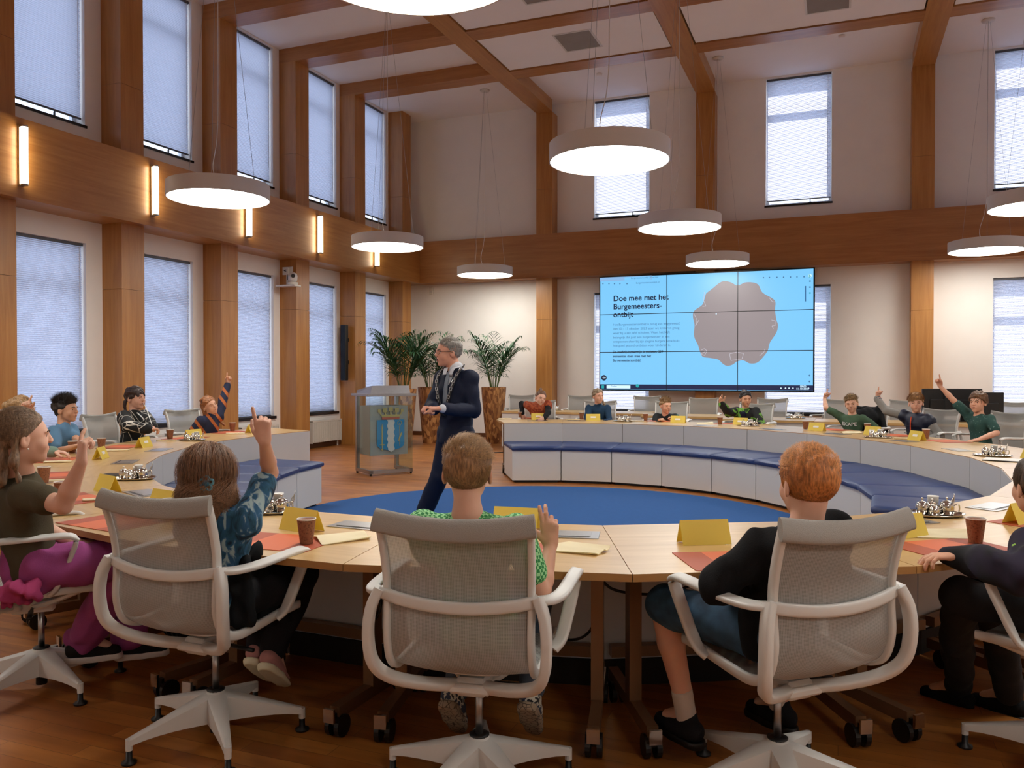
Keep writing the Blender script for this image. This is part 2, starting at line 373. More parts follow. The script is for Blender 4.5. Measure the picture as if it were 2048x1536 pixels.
def blind(fn, a, c, z0, z1, label, group):
    root = empty('pleated_blind', fn((a+c)/2, .06, z0), 0, label, 'blind', group); o = V(root.location)
    g = lambda u, d, w: V(fn(u, d, w))-o
    n = int((z1-.04-z0-.02)/.0125); vs = []; fs = []
    for j in range(n+1):
        z = z1-.04-(z1-.06-z0)*j/n; d = .055 if j % 2 else .073
        vs += [g(a+.02, d, z), g(c-.02, d, z)]
        if j: q = 2*j; fs.append((q-2, q-1, q+1, q))
    link('cloth', mesh('cloth', vs, fs, M['blind']), root)
    def bx(name, u0, u1, d0, d1, w0, w1, mt):
        p = [g(u, d, w) for w in (w0, w1) for u, d in ((u0, d0), (u1, d0), (u1, d1), (u0, d1))]
        MB().add(p, [(3, 2, 1, 0), (4, 5, 6, 7), (0, 1, 5, 4), (1, 2, 6, 5), (2, 3, 7, 6), (3, 0, 4, 7)]).build(name, mt, root)
    grey = M['rail']
    bx('head_rail', a+.01, c-.01, .045, .085, z1-.04, z1-.003, grey); bx('bottom_rail', a+.015, c-.015, .052, .078, z0, z0+.02, grey)
    bx('pull_cord', c-.075, c-.070, .035, .040, z0+.25, z1-.05, M['winframe'])
M['rail'] = plain('grey blind rail', '55585e', .5)
wi = 0
names = ['nearest the camera', 'second from the camera', 'third from the camera', 'fourth from the camera', 'farthest, beside the corner']
for j, y in enumerate(LWIN):
    for lo, hi, ud in ((.68, 3.2, 'lower'), (4.78, 7.27, 'upper')):
        wi += 1; window(wi, fl, y-1.16, y, lo, hi, 'left')
        blind(fl, y-1.16, y, lo+(.0 if lo < 2 else .085), hi, 'bluish pleated blind in the %s window of the left wall, %s' % (ud, names[j]), 'pleated blinds on the left wall')
bn = ['by the potted palms', 'above the right half of the video wall', 'farthest right behind the black monitors']
for j, (a, c) in enumerate(BWIN):
    for lo, hi, ud in ((.66, 3.17, 'lower'), (4.765, 7.27, 'upper')):
        wi += 1; window(wi, fb, a, c, lo, hi, 'back')
        lab = {(0, 'lower'): 'sunlit white pleated blind behind the left edge of the video wall', (1, 'lower'): 'sunlit white pleated blind behind the right edge of the video wall',
               (2, 'lower'): 'sunlit white lower blind behind the black monitors at right', (0, 'upper'): 'sunlit white upper blind partly hidden by the big round lamp',
               (1, 'upper'): 'sunlit white upper blind above the right half of the video wall', (2, 'upper'): 'sunlit white upper blind at the right edge of the picture'}[(j, ud)]
        blind(fb, a, c, lo+(.0 if lo < 2 else .085), hi, lab, 'pleated blinds on the back wall')

ORD = ['fourth', 'fifth', 'sixth', 'seventh', 'eighth', 'first', 'second', 'third']
for a, c in rw:  # unseen windows and blinds added for fill light
    wi += 1; f_ = lambda u, d, z: (XR+d, u, z); window(wi, f_, a, c, 4.78, 7.27, 'right')
    blind(f_, a, c, 4.865, 7.27, 'bluish pleated blind in the %s upper window of the right wall, unseen, added for light' % ORD[rw.index((a, c))], 'added pleated blinds on the unseen right wall')
# ------------------------------------------------------------------ radiators, sensor, camera, loudspeaker, tv
def radiator(y0, y1, label):
    r = empty('radiator', (XL+.022, (y0+y1)/2, 0), 0, label, 'radiator', 'radiators under the left windows'); h = (y1-y0)/2
    MB().box((.04, -h, .10), (.05, h, .53)).box((.04, -h, .51), (.14, h, .535)).box((.04, -h, .10), (.14, -h+.012, .52)).box((.04, h-.012, .10), (.14, h, .52)).build('casing', M['radiator'], r)
    n = int(2*h/.035); b = MB()
    for i in range(n): u = -h+.02+i*(2*h-.04)/n; b.box((.125, u, .12), (.142, u+.022, .505))
    f = b.build('fluted_front', M['radiator'], r)
    MB().box((.003, -h+.1, .2), (.04, -h+.14, .4)).build('bracket', M['radiator'], r); MB().box((.003, h-.14, .2), (.04, h-.1, .4)).build('bracket', M['radiator'], r); MB().box((.06, h-.06, 0), (.08, h-.04, .12)).build('valve_pipe', M['radiator'], r)
for j, nm in ((1, 'behind the black web hoodie'), (2, 'behind the girl with the raised striped sleeve'), (3, 'past the end of the left table row'), (4, 'behind the clear lectern')):
    radiator(LWIN[j]-1.05, LWIN[j]-.07, 'white ribbed radiator under the window, %s' % nm)
o = empty('motion_sensor', (-8.82, YW, 3.36), 0, 'small white motion sensor high on the wall above the palms', 'sensor')
MB().box((-.05, -.05, -.09), (.05, 0, .09), bev=.012).build('housing', M['radiator'], o); MB().box((-.03, -.058, -.05), (.03, -.05, .0)).build('lens', M['panel'], o)

o = empty('conference_camera', (-9.25, 12.26, 3.14), 0, 'white pan and tilt camera on a bracket on an oak pillar', 'camera')
MB().box((-.11, -.012, .08), (.11, 0, .22)).build('wall_plate', M['radiator'], o)
MB().box((.0, -.05, -.13), (.045, -.012, .20)).box((-.1, -.22, -.15), (.30, -.03, -.125)).build('bracket', M['radiator'], o)
MB().lathe([(.085, 0), (.09, .02), (.09, .05), (.05, .06)], 20, (.20, -.13, -.125)).build('base', M['radiator'], o, True)
MB().lathe([(.06, 0), (.078, .03), (.085, .09), (.07, .14), (.03, .165)], 20, (.20, -.13, -.065)).build('head', M['white'], o, True)
b = MB(); b.add([(.20+.088*math.cos(R(-50))+.035*(math.cos(t)*math.sin(R(50))), -.13-.088*math.sin(R(50))+.035*math.cos(t)*math.cos(R(50)), .03+.035*math.sin(t)) for t in [i*math.pi/8 for i in range(16)]], [tuple(range(16))]); b.build('lens', M['black'], o)
b = MB().sweep([(.0, -.02, .17), (-.05, -.05, .15), (.02, -.04, .12), (.03, -.06, -.02)], .006); b.build('cable', M['black'], o, True)

def speaker(x, y, z0, z1, label):
    o = empty('column_loudspeaker', (x, y, z0), 0, label, 'loudspeaker'); h = z1-z0
    MB().box((-.06, -.11, 0), (.06, 0, h), bev=.01).build('cabinet', M['black'], o)
    MB().box((-.05, -.115, .02), (.05, -.111, h-.02)).build('grille', M['blackm'], o)
    MB().box((-.04, -.0, h*.3), (.04, .05, h*.36)).box((-.04, -.0, h*.7), (.04, .05, h*.76)).build('bracket', M['blackm'], o)
speaker(-9.27, 14.15, 1.30, 2.42, 'tall slim black loudspeaker on the oak pillar behind the lectern palm')

o = empty('wall_screen', (-8.86, 5.6, 2.29), 0, 'flat television on the left wall cut off by the left edge', 'television')
MB().box((0, -.86, 0), (.05, .86, .92), bev=.008).build('bezel', M['black'], o)
MB().box((.051, -.84, .02), (.053, .84, .90)).build('display', emis('tv picture', '8fc4ea', .75, '203040'), o)
b = MB()
for i in range(4): b.box((.0535, .80, .62+i*.06), (.0545, .82, .64+i*.06))
b.build('icon', M['dark'], o); MB().box((-.24, -.2, .3), (0, .2, .6)).build('wall_mount', M['blackm'], o)

# ------------------------------------------------------------------ wall lamps on the beam
for j, y in enumerate([6.82, 8.80, 10.755, 12.71, 14.70]):
    nm = ['at the left edge', 'second from the left', 'partly hidden by the left hanging lamp', 'above the white camera', 'below the second hanging lamp'][j]
    o = empty('wall_lamp', (-8.93, y, 3.64), 0, 'glowing upright tube lamp on the oak beam, %s' % nm, 'wall lamp', 'tube lamps along the left beam')
    MB().box((0, -.035, 0), (.03, .035, .70)).build('back_plate', M['steel'], o)
    MB().sweep([(.070, 0, .02), (.070, 0, .68)], .038, .038, 16, (1, 0, 0), 1).build('tube', M['tube'], o, True)
    MB().lathe([(.040, 0), (.040, .02)], 16, (.070, 0, 0)).build('end_cap', M['steel'], o); MB().lathe([(.040, .68), (.040, .70)], 16, (.070, 0, 0)).build('end_cap', M['steel'], o)

# ------------------------------------------------------------------ round hanging lamps
def pendant():
    o = empty('pendant_lamp', (0, 0, 0)); r = .575; h = .17
    b = MB(); n = 64; prof = [(r-.012, 0), (r, 0), (r, h), (r-.03, h+.008), (.02, h+.008)]
    vs = []; fs = []
    for q, z in prof:
        for i in range(n): t = 2*math.pi*i/n; vs.append((q*math.cos(t), q*math.sin(t), z))
    for kk in range(len(prof)-1):
        for i in range(n): jx = (i+1) % n; fs.append((kk*n+i, kk*n+jx, kk*n+n+jx, kk*n+n+i))
    b.add(vs, fs); me = b.mesh('housing', M['lampbody']); smooth_by(me); link('housing', me, o)
    b = MB(); q = r-.012; b.add([(q*math.cos(2*math.pi*i/n), q*math.sin(2*math.pi*i/n), .006) for i in range(n)], [tuple(range(n-1, -1, -1))]); b.build('diffuser', M['disc'], o)
    top = ZC-3.47-.02
    for i in range(3):
        t = 2*math.pi*i/3+.4; MB().sweep([(.42*math.cos(t), .42*math.sin(t), h), (.03*math.cos(t), .03*math.sin(t), top)], .0022, .0022, 4, (1, 0, 0), 1).build('wire', M['steel'], o)
    MB().sweep([(-.06, .1, h+.01), (-.10, .02, h+.2), (-.02, 0, h+.55), (0, 0, h+1.2), (0, 0, top)], .005, .005, 5, (1, 0, 0), 5).build('cable', M['lampbody'], o)
    MB().lathe([(.09, 0), (.10, .012), (.10, .03)], 24, (0, 0, top-.012)).build('ceiling_rose', M['lampbody'], o, True)
    return o
proto = pendant(); first = True
PL = [(-2.06, 7.66, 'large round white hanging lamp, lit, high in the centre'), (-6.72, 7.62, 'round white hanging lamp nearest the left windows'), (-6.78, 11.56, 'round white hanging lamp above the lectern'),
      (-6.85, 15.62, 'smallest round hanging lamp, above the potted palms'), (-2.10, 11.56, 'round white hanging lamp right of centre above the video wall'), (-2.13, 15.62, 'small round hanging lamp just over the top of the video wall'),
      (2.25, 15.62, 'lower of the two round lamps cut by the right edge'), (2.27, 11.75, 'upper of the two round lamps cut by the right edge'), (-1.98, 3.62, 'brightest round lamp, cut by the top edge'),
      (-6.7, 3.62, 'unseen round hanging lamp over the near left corner'), (2.27, 7.66, 'unseen round hanging lamp over the right part of the ring'), (2.27, 3.62, 'unseen round hanging lamp over the near right corner'),  # unseen lamps carrying on the grid, added for light
      (-6.7, -.35, 'added unseen round hanging lamp behind the camera, left'), (2.27, -.35, 'added unseen round hanging lamp behind the camera, right')]  # unseen lamps added behind the camera to brighten the foreground
for x, y, lab in PL:
    o = proto if first else copy_tree(proto); first = False
    o.location = (x, y, 3.47); tag(o, lab, 'pendant lamp', 'round hanging lamps')
# ventilation grilles in the ceiling boards
for x, y, lab in ((-4.15, 13.38, 'square grey ceiling vent left of the hanging lamp wires'), (-4.15, 11.4, 'square grey ceiling vent cut by the top edge, centre'), (-.2, 13.35, 'square grey ceiling vent near the top right')):
    o = empty('ceiling_vent', (x, y, 7.072), 0, lab, 'vent', 'ceiling vents')
    MB().box((-.33, -.39, -.008), (.33, -.36, 0)).box((-.33, .36, -.008), (.33, .39, 0)).box((-.33, -.36, -.008), (-.30, .36, 0)).box((.30, -.36, -.008), (.33, .36, 0)).build('frame', M['lampbody'], o)
    MB().box((-.30, -.36, -.004), (.30, .36, 0)).build('face', plain('grey vent face', '8d8780', .8, var=.15, vs=3), o)
for x, y, w_ in ((-8.3, 12.9, 'between the two left beams'), (-4.4, 15.6, 'above the small window by the palms'), (.0, 15.4, 'left of the rightmost pillar')):
    o = empty('smoke_detector', (x, y, ZC), 0, 'small white round smoke detector on the ceiling, '+w_, 'detector', 'smoke detectors'); MB().lathe([(.03, -.04), (.055, -.03), (.06, 0)], 20).build('cap', M['ceil'], o, True)
# ------------------------------------------------------------------ ring of tables
CX0, CY0 = -2.5, 7.35
def rin(t): return 3.724-.119*math.cos(2*t)-.185*math.sin(2*t)
def rp(deg, dr): t = R(deg); r = rin(t)+dr; return (CX0+r*math.cos(t), CY0+r*math.sin(t))
seams = [119.4, 107.3, 94.7, 81.6, 67.4, 53.2, 39.6, 26.1, 8.0, -4.7, -17.4, -30.0, -42.7, -55.4, -68.0, -80.6, -92.0, -102.9, -113.8, -124.8, -135.7, -148.0, -160.2, -172.5, -184.8, -197.2]
DEP = .93; TH_ = .028
def side_word(i):
    return i
tables = []
caster_proto = None
def caster(parent, x, y):
    b = MB()
    for s in (-.022, .022):
        b.sweep([(x+s-.010, y, .045), (x+s+.010, y, .045)], .045, .045, 18, (0, 0, 1), 1)
    c = b.build('caster', M['black'], parent)
    MB().box((x-.012, y-.04, .05), (x+.012, y+.03, .10)).build('caster_hood', M['blackm'], c)
TL = ['farthest table of the ring, at its right-hand row end', 'second', 'third']
def table(i):
    a, c = seams[i], seams[i+1]; g = .0016
    p = [V(rp(a, 0)), V(rp(c, 0)), V(rp(c, DEP)), V(rp(a, DEP))]       # inner a, inner c, outer c, outer a
    org = sum(p, V((0, 0)))/4; ang = math.atan2((p[1]-p[0]).y, (p[1]-p[0]).x)
    Mi = Matrix.Rotation(-ang, 2)
    q = [Mi @ (v-org) for v in p]                                    # local: inner edge along +x, outer towards -y or +y
    root = empty('conference_table', (org.x, org.y, 0), ang)
    ins = []
    for kx, v in enumerate(q):
        d = V((-v.x, 0)).normalized()*g if abs(v.x) > 0 else V((0, 0)); ins.append(v+d)
    poly = [(v.x, v.y) for v in ins]
    ar = sum(poly[k][0]*poly[(k+1) % 4][1]-poly[(k+1) % 4][0]*poly[k][1] for k in range(4))
    if ar < 0: poly = poly[::-1]
    MB().prism(poly, .74-TH_, .74).build('tabletop', [M['top'], M['edge']], root)
    me = root.children[0].data
    for f in me.polygons:
        if abs(f.normal.z) < .5: f.material_index = 1
    yi = q[0].y; sg = 1 if yi > 0 else -1; yo = q[3].y; L = q[1].x-q[0].x
    x0, x1 = min(q[0].x, q[1].x)+.004, max(q[0].x, q[1].x)-.004
    y0, y1 = sorted((yi+sg*.004, yi-sg*.016))
    MB().box((x0, y0, .10), (x1, y1, .734)).build('modesty_panel', M['panel'], root)
    y0, y1 = sorted((yi-sg*.02, yi-sg*.035)); MB().box((x0, y0, .0), (x1, y1, .12)).build('dark_base', M['dark'], root)  # dark board added as painted shade in the gap below the panel
    y0, y1 = sorted((yi-sg*.04, yi-sg*.09))
    MB().box((x0+.02, y0, .15), (x1-.02, y1, .20)).build('stretcher', M['bronze'], root)
    for s in (-1, 1):
        x = s*(L/2-.02 if abs(L) > .5 else .3); ym = (yi+yo)/2-sg*.02
        lg = MB().box((x-.025, ym-.035, .12), (x+.025, ym+.035, .74-TH_)).build('leg', M['bronze'], root)
        fo = MB().box((x-.022, min(yi, yo)+.13, .075), (x+.022, max(yi, yo)-.16, .125)).build('foot', M['bronze'], root)
        yy = min(yi, yo)+.13
        e = (yo+sg*.13); MB().box((x-.024, min(e, e-sg*.012), .073), (x+.024, max(e, e-sg*.012), .127)).build('end_cap', M['chrome'], root)
        caster(root, x+s*.0, e+sg*.05); caster(root, x, yi-sg*.22)
    tables.append((root, org)); return root
near = {14: 'oak table left of the boy in the green checked shirt', }
ordw = ['first', 'second', 'third', 'fourth', 'fifth', 'sixth', 'seventh', 'eighth', 'ninth', 'tenth', 'eleventh', 'twelfth', 'thirteenth', 'fourteenth', 'fifteenth', 'sixteenth', 'seventeenth', 'eighteenth', 'nineteenth', 'twentieth', 'twenty-first', 'twenty-second', 'twenty-third', 'twenty-fourth', 'twenty-fifth']
for i in range(len(seams)-1):
    n = len(seams)-1-i
    lab = '%s table of the oak-topped ring counted clockwise from the gap by the man' % ordw[i]
    tag(table(i), lab, 'table', 'oak-topped tables of the ring')
def near_table(p):
    return min(tables, key=lambda t: (t[1].x-p.x)**2+(t[1].y-p.y)**2)[0]
def outlet(p, ang):
    t = near_table(p); mi = Matrix.Rotation(-t.rotation_euler.z, 3, 'Z'); l = mi @ (V((p.x, p.y, 0))-V(t.location))
    a = ang-t.rotation_euler.z; f = MB().box((-.15, -.08, .7405), (.15, .08, .7435)).build('outlet_box', M['steel'], t, loc=(l.x, l.y, 0), rot=(0, 0, a))
    MB().box((-.115, -.045, .7437), (.115, .055, .7455)).build('outlet_lid', M['steel'], f); MB().box((-.11, -.06, .7437), (.11, -.047, .7442)).build('brush_slot', M['black'], f)
for x, y in ((726, 1050), (1130, 1067), (1806, 1043), (1987, 1012), (289, 985), (251, 923), (318, 899), (1916, 899), (1806, 881), (1674, 867)):
    p = atz(x, y, .745); t = near_table(p); outlet(p, t.rotation_euler.z+(math.pi if 1 else 0))
for x, y in ((1075, 841), (1152, 841), (1412, 851), (1545, 858)):
    p = atz(x, y, .745); outlet(p, near_table(p).rotation_euler.z)

# ------------------------------------------------------------------ upholstered benches inside the ring
BN = 0
def bench(a, c, lab):
    g = .004; dep = .86; o = rp((a+c)/2, -.45); root = empty('ring_bench', (o[0], o[1], 0), 0, lab, 'bench', 'blue benches inside the ring')
    def quad(r0, r1, k): 
        return [(x-o[0], y-o[1]) for x, y in (rp(a-k, r0), rp(a-k, r1), rp(c+k, r1), rp(c+k, r0))]
    def ccw(p):
        ar = sum(p[k][0]*p[(k+1) % 4][1]-p[(k+1) % 4][0]*p[k][1] for k in range(4)); return p if ar > 0 else p[::-1]
    MB().prism(ccw(quad(-.008, -dep, .10)), .035, .43).build('box', M['white'], root)
    MB().prism(ccw(quad(-.05, -dep+.05, .8)), 0, .035).build('dark_base', M['black'], root)
    # cushion with a rounded rim
    q = [V(v) for v in ccw(quad(-.009, -dep-.02, .03))]; cen = sum(q, V((0, 0)))/4
    vs = []; fs = []; L = 10
    ring = []
    for k2 in range(4):
        for j in range(L): ring.append(q[k2].lerp(q[(k2+1) % 4], j/L))
    n = len(ring)
    for z, k2 in ((.43, 0.0), (.445, -.012), (.468, -.008), (.482, .02), (.486, .07)):
        for j, v in enumerate(ring):
            d = (v-cen); vs.append((*(cen+d*(1-k2/max(.3, d.length))), z+(random.uniform(-.0015, .0015) if z > .45 else 0)))
    for kk in range(4):
        for j in range(n): j2 = (j+1) % n; fs.append((kk*n+j, kk*n+j2, kk*n+n+j2, kk*n+n+j))
    fs.append(tuple(range(4*n, 5*n))); fs.append(tuple(range(n-1, -1, -1)))
    me = mesh('cushion', vs, fs, M['blue']); smooth_by(me, 50); link('cushion', me, root)
bl = [(i, 'blue-topped white bench box, %s from the left end of the right-hand bench row' % ordw[i]) for i in range(10)]
for i, lab in bl: bench(seams[i], seams[i+1], lab)
for k_, i in enumerate(range(23, 18, -1)): bench(seams[i], seams[i+1]+(0 if i != 23 else .5), 'blue-topped white bench box, %s from the far end of the left-hand bench row' % ordw[k_])

# ------------------------------------------------------------------ round blue carpet
vs = []; n = 96
for r, z in ((2.65, .001), (2.65, .010), (2.63, .013)):
    for i in range(n): t = 2*math.pi*i/n; vs.append((r*math.cos(t), r*math.sin(t), z))
fs = [(k*n+i, k*n+(i+1) % n, k*n+n+(i+1) % n, k*n+n+i) for k in range(2) for i in range(n)]+[tuple(range(2*n, 3*n))]
rug = link('round_carpet', mesh('round_carpet', vs, fs, M['carpet']), loc=(-2.65, 7.33, 0)); tag(rug, 'round blue carpet on the floor inside the ring of tables', 'carpet')

# ------------------------------------------------------------------ second row of tables near the back wall
def row2(x0, x1, lab, y0):
    y1 = y0+.85; root = empty('back_row_desk', ((x0+x1)/2, (y0+y1)/2, 0), 0, lab, 'table', 'white fronted desks of the second row'); w = (x1-x0)/2; h = (y1-y0)/2
    MB().box((-w+.002, -h, .705), (w-.002, h, .74)).build('tabletop', M['top'], root)
    MB().box((-w+.004, -h+.02, .08), (w-.004, -h+.04, .705)).build('modesty_panel', M['white'], root)
    for s in (-1, 1):
        MB().box((s*(w-.12)-.025, -.035, .1), (s*(w-.12)+.025, .035, .705)).build('leg', M['bronze'], root)
        MB().box((s*(w-.12)-.022, -h+.15, .0), (s*(w-.12)+.022, h-.15, .1)).build('foot', M['bronze'], root)
for i, (a, c, y) in enumerate(((-5.87, -4.5, 14.15), (-4.5, -3.1, 14.1), (-3.1, -1.75, 13.55), (-1.75, -.35, 12.95), (-.35, 1.1, 12.8), (1.1, 2.6, 12.8))):
    row2(a, c, '%s white fronted desk from the left in the second row' % ordw[i], y)
# ------------------------------------------------------------------ smooth implicit bodies
import openvdb
class Field:
    """signed distance field of blended tapered capsules and ellipsoids on a grid, turned into one closed surface"""
    def __init__(s, h): s.h = h; s.ops = []
    def cap(s, a, b, ra, rb=None, k=.012, flat=None, sub=False):  # flat = (direction, factor): thinner along direction
        rb = ra if rb is None else rb; a = np.array(a, dtype=float); b = np.array(b, dtype=float)
        fl = None
        if flat: n = np.array(flat[0], dtype=float); fl = (n/np.linalg.norm(n), flat[1])
        s.ops.append(('c', a, b, ra, rb, k, fl, sub)); return s
    def ell(s, c, r, Rm=None, k=.012, sub=False):
        s.ops.append(('e', np.array(c, dtype=float), np.array(r, dtype=float), None if Rm is None else np.array(Rm, dtype=float), k, sub)); return s
    def chain(s, pts, rs, k=.012, flat=None):
        for i in range(len(pts)-1): s.cap(pts[i], pts[i+1], rs[i], rs[i+1], k, flat)
        return s
    def cut(s, p, n): s.ops.append(('p', np.array(p, dtype=float), np.array(n, dtype=float))); return s   # drop what lies on the n side
    def bounds(s):
        lo = np.full(3, 1e9); hi = -lo
        for o in s.ops:
            if o[0] == 'c' and not o[7]:
                r = max(o[3], o[4]); lo = np.minimum(lo, np.minimum(o[1], o[2])-r); hi = np.maximum(hi, np.maximum(o[1], o[2])+r)
            elif o[0] == 'e' and not o[5]: r = o[2].max(); lo = np.minimum(lo, o[1]-r); hi = np.maximum(hi, o[1]+r)
        return lo-4*s.h, hi+4*s.h
    def surf(s, wrinkle=0., wf=30., seed=0):
        h = s.h; lo, hi = s.bounds(); n = np.ceil((hi-lo)/h).astype(int)+1
        D = np.full(n, .08, dtype=np.float32)
        ax = [lo[i]+h*np.arange(n[i]) for i in range(3)]
        def sub_grid(l, u):
            i0 = np.clip(np.floor((l-lo)/h).astype(int), 0, n-1); i1 = np.clip(np.ceil((u-lo)/h).astype(int)+1, 1, n)
            sl = tuple(slice(i0[i], i1[i]) for i in range(3))
            return sl, np.stack(np.meshgrid(*[ax[i][sl[i]] for i in range(3)], indexing='ij'), -1).astype(np.float32)
        cuts = []
        for o in s.ops:
            if o[0] == 'p': cuts.append(o); continue
            if o[0] == 'c':
                _, a, b, ra, rb, k, fl, neg = o; r = max(ra, rb)+k+3*h
                sl, P = sub_grid(np.minimum(a, b)-r, np.maximum(a, b)+r)
                q = P-a; ba = b-a
                if fl is not None:
                    nn, f = fl; q = q+((q@nn)*(1/f-1))[..., None]*nn; ba = ba+(ba@nn)*(1/f-1)*nn
                t = np.clip((q@ba)/max(ba@ba, 1e-9), 0, 1)
                d = np.linalg.norm(q-t[..., None]*ba, axis=-1)-(ra+(rb-ra)*t)
                if fl is not None: d = d*(.5+.5*fl[1])
            else:
                _, c, rr, Rm, k, neg = o; r = rr.max()+k+3*h
                sl, P = sub_grid(c-r, c+r); q = P-c
                if Rm is not None: q = q@Rm
                k0 = np.linalg.norm(q/rr, axis=-1); k1 = np.linalg.norm(q/(rr*rr), axis=-1)+1e-6
                d = k0*(k0-1)/k1
            A = D[sl]
            if neg:
                d = -d; hh = np.clip(.5-.5*(A-d)/k, 0, 1); D[sl] = A+(d-A)*hh+k*hh*(1-hh)
            else:
                hh = np.clip(.5+.5*(A-d)/k, 0, 1); D[sl] = A+(d-A)*hh-k*hh*(1-hh)
        if wrinkle or cuts:
            P = np.stack(np.meshgrid(*ax, indexing='ij'), -1).astype(np.float32)
            if wrinkle:
                rs = np.random.RandomState(seed); w = 0
                for i in range(5):
                    v = rs.normal(size=3); v = v/np.linalg.norm(v)*wf*(1+.5*i); ph = rs.rand()*6
                    v2 = rs.normal(size=3)*wf*.35
                    w = w+np.sin((P@v.astype(np.float32))+ph+1.6*np.sin(P@v2.astype(np.float32)+ph))/(1+.5*i)
                D = D+(wrinkle*.5*w).astype(np.float32)
            for o in cuts: D = np.maximum(D, ((P-o[1].astype(np.float32))@o[2].astype(np.float32))/np.linalg.norm(o[2]))
        g = openvdb.FloatGrid(1.0); g.copyFromArray(np.ascontiguousarray(D, dtype=np.float32), tolerance=0.0)
        pts, quads = g.convertToQuads(0.0)
        return pts*h+lo, quads
def fast_mesh(name, pts, quads, mat):
    me = bpy.data.meshes.new(name); nv, nq = len(pts), len(quads)
    me.vertices.add(nv); me.vertices.foreach_set('co', np.asarray(pts, dtype=np.float32).ravel())
    me.loops.add(nq*4); me.loops.foreach_set('vertex_index', np.asarray(quads[:, ::FLIP], dtype=np.int32).ravel())
    me.polygons.add(nq); me.polygons.foreach_set('loop_start', np.arange(0, nq*4, 4, dtype=np.int32)); me.polygons.foreach_set('loop_total', np.full(nq, 4, dtype=np.int32))
    me.update(calc_edges=True); me.validate(); me.shade_smooth(); me.materials.append(mat); return me
FLIP = -1
def build_field(F, name, mat, parent, wrinkle=0., wf=30., seed=0):
    p, q = F.surf(wrinkle, wf, seed); o = np.array(parent.location) if parent else np.zeros(3)
    return link(name, fast_mesh(name, p-o, q, mat), parent)

# ------------------------------------------------------------------ people
def cloth(name, c, var=.12, rough=.85, vs=9, bmp=.15): return plain(name, c, rough, var=var, vs=vs, bmp=bmp, bs=220, spec=.25)
def skin(c):
    key = 'skin '+c; l_ = [int(c[i:i+2], 16) for i in (0, 2, 4)]; c = '%02x%02x%02x' % tuple(int(a*.62+b*.38) for a, b in zip(l_, (246, 206, 186)))
    if key in bpy.data.materials: return bpy.data.materials[key]
    m = plain(key, c, .5, var=.06, vs=18, spec=.35); p = m.node_tree.nodes['Principled BSDF']
    p.inputs['Subsurface Weight'].default_value = .12; p.inputs['Subsurface Radius'].default_value = (.02, .008, .004); p.inputs['Subsurface Scale'].default_value = .5
    return m
def hair_mat(c):
    key = 'hair '+c
    if key in bpy.data.materials: return bpy.data.materials[key]
    m, t, p = new_mat(key); tc = N(t, 'ShaderNodeTexCoord'); mp = N(t, 'ShaderNodeMapping'); mp.inputs['Scale'].default_value = (1, 1, .25)
    n = N(t, 'ShaderNodeTexNoise'); n.inputs['Scale'].default_value = 160; n.inputs['Detail'].default_value = 3
    t.links.new(tc.outputs['Object'], mp.inputs[0]); t.links.new(mp.outputs[0], n.inputs['Vector'])
    r = N(t, 'ShaderNodeValToRGB'); l = lin(c); r.color_ramp.elements[0].position = .3; r.color_ramp.elements[1].position = .7
    r.color_ramp.elements[0].color = (*[x*.45 for x in l], 1); r.color_ramp.elements[1].color = (*[min(1, x*1.35) for x in l], 1)
    t.links.new(n.outputs['Fac'], r.inputs[0]); t.links.new(r.outputs[0], p.inputs['Base Color']); p.inputs['Roughness'].default_value = .5
    bump(t, p, n.outputs['Fac'], .6, .004); return m
M['eye'] = plain('eye white', 'd8d2cc', .2); M['iris'] = plain('dark iris', '20180f', .15); M['lip'] = plain('lips', 'a85f52', .5); M['mouth'] = plain('open mouth', '3a1512', .7)
def nrm(v): v = V(v); return v.normalized()
def frame(f, up=(0, 0, 1)):                                       # columns: right, forward, up
    f = nrm(f); r = f.cross(V(up)).normalized(); u = r.cross(f)
    return Matrix((r, f, u)).transposed()
def hand(F, w, d, pn, s, curl, spread=1., side=1, rr=1.):
    """w wrist, d hand direction, pn palm normal, side +1 if the thumb is at d x pn; curl: index..little, thumb (0 straight, 1 fist)"""
    d = nrm(d); pn = (V(pn)-d*V(pn).dot(d)).normalized(); th = d.cross(pn)*side; L = .075*s
    F.cap(w, w+d*.02*s, .020*s, .021*s, .010, (pn, .75))
    for q, l in ((.022, .95), (.008, 1.), (-.007, .97), (-.021, .88)):
        F.cap(w+d*.012*s+th*q*.6*s, w+d*(L*l-.004*s)+th*q*s, .0125*s, .0100*s, .010, (pn, .85))
    lens = (.058, .065, .060, .047); base = (.022, .008, -.007, -.021); bl = (.95, 1., .97, .88)
    for i in range(4):
        p = w+d*L*bl[i]+th*base[i]*s; ang = (i-1.3)*-.10*spread; dd = (d+th*ang).normalized(); pp = pn.copy()
        r = (.0078, .0080, .0077, .0068)[i]*s*rr; c = curl[i]
        for f, l in enumerate((.45, .32, .23)):
            a = c*(1.35, 1.65, 1.1)[f]; dd, pp = (dd*math.cos(a)+pp*math.sin(a)).normalized(), (pp*math.cos(a)-dd*math.sin(a)).normalized()
            e = p+dd*lens[i]*l*s; F.cap(p, e, r, r*.93, .004); p = e; r *= .93
    c = curl[4]; p = w+d*.018*s+th*.018*s
    dd = (d*.75+th*(.8-.55*c)+pn*(.15+.6*c)).normalized()
    for f, l in enumerate((.034, .028, .022)):
        e = p+dd*l*s; F.cap(p, e, (.0125, .0095, .0085)[f]*s*rr, (.0098, .0088, .0075)[f]*s*rr, .006); p = e
        dd = (dd+(-th*.45*c+pn*.15*c+d*.15)).normalized()
